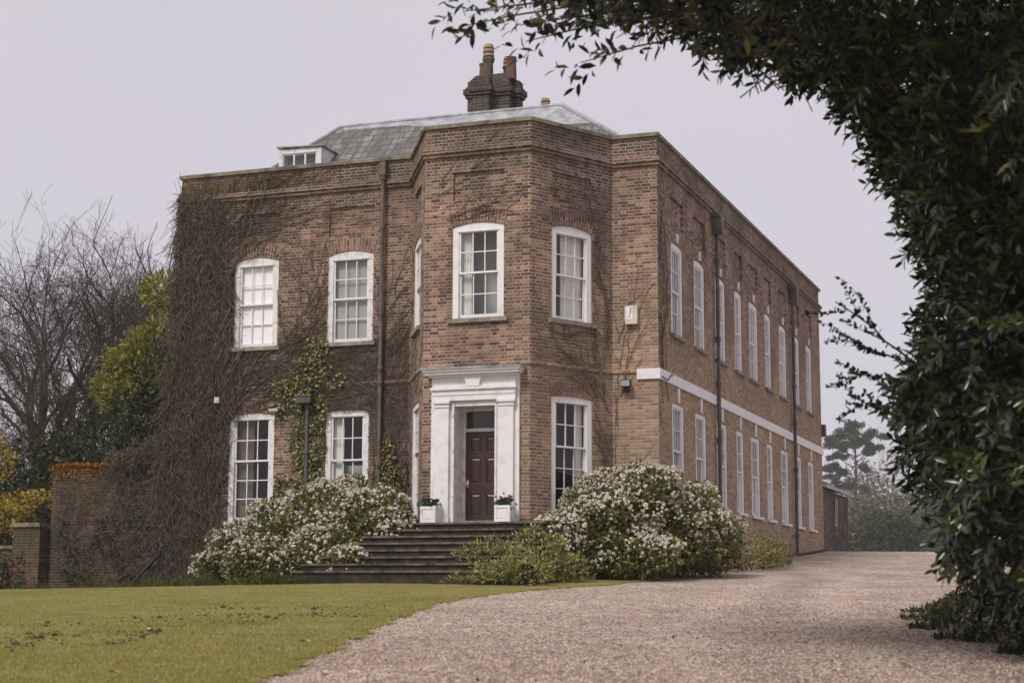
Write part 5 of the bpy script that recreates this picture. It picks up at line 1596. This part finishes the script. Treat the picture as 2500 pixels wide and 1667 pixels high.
# ------------------------------------------------------------------ the laurel on the right
lau = empty('laurel_tree', (*dl(15, 4.6), float(terr(*dl(15, 4.6))))); tag(lau, 'huge dark glossy laurel arching over the drive on the right', 'tree')
# outline of the arch at 14 m in metres: (height above the eye, inner lateral edge)
LH = [-.5, -.21, -.03, .22, .5, .93, 1.39, 1.75, 2.1, 2.46, 2.81, 3.24, 3.52, 3.92, 4.06, 4.2, 4.41, 4.55, 4.73, 4.9, 5.3, 6.0, 7.5]
LL = [5.1, 4.5, 4.2, 3.9, 3.62, 3.42, 3.27, 3.27, 3.38, 3.53, 3.57, 3.25, 3.05, 2.7, 2.45, 1.95, 1.4, .75, .25, .0, -.3, -.1, 1.2]
def crown_pts(n, d0, d1, lmax, h0, h1, edge=.0):
    d = rng.uniform(d0, d1, n); h = rng.uniform(h0, h1, n); l = rng.uniform(-.8, lmax, n)
    sc_ = np.maximum(d, 14) / 14
    hh_ = h / sc_; lim = np.interp(hh_ - .36 * ss(2.9, 4.0, hh_), LH, LL) + .13 + .12 * np.sin(h * 5 + d) + .10 * np.sin(h * 11 + d * 3) + edge
    lim = lim * sc_
    fr_ = np.clip(13.2 - d, 0, 5)       # the near end of the crown rounds off
    lim = lim + np.where(h < 3.3, fr_ * .75, fr_ * .2)
    k = l > lim
    return d[k], l[k], h[k], (l - lim)[k]
def sprigs(d, l, h, nl, size, mat, name, out_bias=.6, w=.175):
    n = len(d)
    x, y = dl(d, l); z = CZ + h
    B = np.stack([x, y, z], -1)
    # shoots point outward from the heart of the tree, then droop
    cx_, cy_ = dl(15, 6.5); C0 = np.array([cx_, cy_, CZ + 3.2])
    dv = unit(unit(B - C0) * out_bias + rng.normal(0, .55, (n, 3)) + [0, 0, .1])
    t = np.linspace(0, 1, nl)
    Pp = B[:, None, :] + dv[:, None, :] * (t * .26)[None, :, None] + np.array([0, 0, -.05]) * (t ** 2)[None, :, None]
    ph = rng.uniform(0, 6.28, n)[:, None] + np.arange(nl)[None] * 2.4
    a = unit(np.cross(dv, rdir(n))); b_ = np.cross(dv, a)
    side = a[:, None, :] * np.cos(ph)[..., None] + b_[:, None, :] * np.sin(ph)[..., None]
    D = side * .8 + dv[:, None, :] * (.35 + t[None, :, None] * .8) + np.array([0, 0, -.25])
    N_ = dv[:, None, :] + np.array([0, 0, .55]) - side * .2 + rng.normal(0, .2, side.shape)
    L_ = (rng.uniform(*size, (n, nl)) * (1 - .25 * t)[None]).ravel()
    leaves(name, Pp.reshape(-1, 3), D.reshape(-1, 3), N_.reshape(-1, 3), L_, L_ * w, mat, lau, fold=.3, droop=.12, detail=True, smooth=True)
    return B, dv
D1, L1, H1, E1 = crown_pts(60000, 11.0, 18.5, 7.2, -.7, 6.0)
vis = np.abs(L1 / D1 * 4181) < 1560
D1, L1, H1, E1 = D1[vis], L1[vis], H1[vis], E1[vis]
gz = terr(*dl(D1, L1)) - CZ
k = (H1 > gz + .12)
D1, L1, H1, E1 = D1[k], L1[k], H1[k], E1[k]
pick = rng.permutation(len(D1))[:5600]
B, dv = sprigs(D1[pick], L1[pick], H1[pick], 11, (.125, .185), M['laurel'], 'foliage')
# edge shoots give the ragged outline
D2, L2, H2, E2 = crown_pts(60000, 12.5, 16.0, 6.0, -.5, 5.0, .0)
k = E2 < .16; D2, L2, H2 = D2[k][:620], L2[k][:620], H2[k][:620]
B2, dv2 = sprigs(D2, L2, H2, 9, (.12, .18), M['laurel'], 'outer_foliage', .9)
# crown above and beside the picture, coarser leaves: it shades the drive
D3, L3, H3, E3 = crown_pts(30000, 5.5, 19.0, 9.5, .3, 7.0)
k = (np.abs(L3 / D3 * 4181) > 1350) | (H3 / D3 > .40)
D3, L3, H3 = D3[k][:2700], L3[k][:2700], H3[k][:2700]
sprigs(D3, L3, H3, 8, (.16, .26), M['laurel'], 'upper_foliage', .5, .24)
SPRAY = ((.4, 4.86, -.45, 4.72), (.4, 4.9, -.4, 4.86), (.9, 4.75, .1, 4.6), (1.5, 4.65, .55, 4.42), (1.1, 4.85, .05, 4.74))
sg = []
tx, ty = dl(15.3, 5.0); tz = float(terr(tx, ty))
heart = np.array([tx, ty, tz + 2.2])
def inside(p):
    d = (p[0] - CX) * FW[0] + (p[1] - CY) * FW[1]; l = (p[0] - CX) * RT[0] + (p[1] - CY) * RT[1]; h = p[2] - CZ
    k_ = max(d, 14) / 14
    return l > (np.interp(h / k_ - .36 * ss(2.9, 4.0, h / k_), LH, LL) + .35) * k_
for i in range(5):
    b0 = np.array([tx + rng.normal(0, .25), ty + rng.normal(0, .5), tz - .05]); sg.append((*b0, *(heart + rng.normal(0, .4, 3)), .10, .06))
for i in range(160):
    j = rng.integers(len(B)); e = B[j]
    s0 = heart + rng.normal(0, .5, 3) + [0, 0, rng.uniform(-1, 1.6)]
    m_ = (s0 + e) / 2 + [0, 0, .25] + rng.normal(0, .15, 3)
    if all(inside(s0 + (m_ - s0) * t) and inside(m_ + (e - m_) * t) for t in (.1, .3, .5, .7, .9)):
        sg.append((*s0, *m_, .022, .013)); sg.append((*m_, *e, .013, .005))
for i in range(len(B2)):
    sg.append((*(B2[i] - dv2[i] * .45), *(B2[i] + dv2[i] * .27), .006, .003))
for (l0, h0, l1, h1) in SPRAY:
    q0 = np.array([*dl(13.6, l0 + .7), CZ + h0 + .15]); q1 = np.array([*dl(13.6, (l0 + l1) / 2), CZ + (h0 + h1) / 2 + .03]); q2 = np.array([*dl(13.6, l1), CZ + h1])
    sg.append((*q0, *q1, .012, .008)); sg.append((*q1, *q2, .008, .004))
for i in range(0, len(B), 3):
    sg.append((*(B[i] - dv[i] * .3), *(B[i] + dv[i] * .26), .005, .003))
segs('branches', sg, M['bark'], lau, 4)
# thin sprays at the far left end of the arch
sp = []
for (l0, h0, l1, h1) in SPRAY:
    for t in np.linspace(0, 1, 9):
        sp.append((13.6 + rng.normal(0, .15), l0 + (l1 - l0) * t + rng.normal(0, .03), h0 + (h1 - h0) * t + rng.normal(0, .03)))
sp = np.array(sp)
sprigs(sp[:, 0], sp[:, 1], sp[:, 2], 6, (.12, .17), M['laurel'], 'hanging_foliage', .8)

# thin small-leaved branch reaching out of the laurel
hb = empty('holly_branch', (*dl(14.5, 3.4), CZ + 1.9)); tag(hb, 'thin small-leaved branch poking left out of the laurel against the sky', 'branch')
sg, PP, DD = [], [], []
def tw(p, dv, L_, r_, dep):
    p = np.array(p, float)
    m_ = 7
    for i in range(m_):
        dv = unit(dv + rng.normal(0, .10, 3)); q_ = p + dv * L_ / m_; sg.append((*p, *q_, r_, r_ * .88)); r_ *= .88
        for c in range(4 if dep < 2 else 3):
            PP.append(p + (q_ - p) * rng.random()); DD.append(unit(dv * .6 + rng.normal(0, .7, 3)))
        if dep > 0 and i in (2, 3, 4, 5):
            tw(q_, unit(dv + rng.normal(0, .5, 3)), L_ * .42, r_ * .6, dep - 1)
        p = q_
def P3(d_, l_, h_): x, y = dl(d_, l_); return np.array([x, y, CZ + h_])
a0 = P3(14.4, 3.5, 2.0); a1 = P3(14.2, 2.45, 2.42)
tw(a0, unit(a1 - a0), .80, .012, 1)
a2 = P3(14.3, 2.75, 2.75); tw(a0, unit(a2 - a0), .95, .012, 1)
for (l0, h0, l1, h1) in ((3.45, 1.5, 2.85, 1.62), (3.5, 1.9, 3.05, 1.85)):
    a = P3(14.3, l0, h0); b = P3(14.2, l1, h1); tw(a, unit(b - a), .7, .009, 1)
segs('branches', sg, M['bark'], hb, 4)
PP, DD = np.array(PP), np.array(DD); n = len(PP)
leaves('foliage', PP, DD, rdir(n) + [0, 0, .8], rng.uniform(.035, .06, n), rng.uniform(.011, .018, n), M['holly'], hb, fold=.3, droop=.05, detail=True)

# weeds at the foot of the laurel
n = 4200
d = rng.uniform(13.0, 24, n); edge_ = np.interp(d, [13, 15, 17, 19, 21, 24], [4.6, 4.35, 4.3, 4.55, 4.95, 5.8])
l = edge_ + .25 * np.sin(d * 3.3) + np.abs(rng.normal(0, .55, n))
x, y = dl(d, l); hh = np.clip((l - edge_) * .6, 0, .3) * rng.random(n)
P = np.stack([x, y, terr(x, y) - .02 + hh], -1)
o = leaves('ground_cover', P, rdir(n) + [0, 0, .8], rdir(n) + [0, 0, 1], rng.uniform(.05, .12, n), rng.uniform(.010, .024, n), M['holly'])
tag(o, 'weeds and dead leaves under the laurel at the edge of the drive', 'weeds', kind='stuff')

# ------------------------------------------------------------------ haze
x0, x1, y0, y1 = -140, 160, -60, 380
zl = min(float(terr(a, b)) for a in (x0, x1) for b in (y0, y1)) - 9
q = MB(); q.box((x0, y0, zl), (x1, y1, 34))
hz = q.build('haze', None)
m = bpy.data.materials.new('haze_air'); m.use_nodes = True
t = m.node_tree; t.nodes.remove(t.nodes['Principled BSDF'])
pv = t.nodes.new('ShaderNodeVolumePrincipled')
pv.inputs['Color'].default_value = (0.96, 0.96, 0.98, 1)
pv.inputs['Density'].default_value = 0.00034
t.links.new(pv.outputs[0], t.nodes['Material Output'].inputs['Volume'])
hz.data.materials.append(m)
tag(hz, kind='stuff')
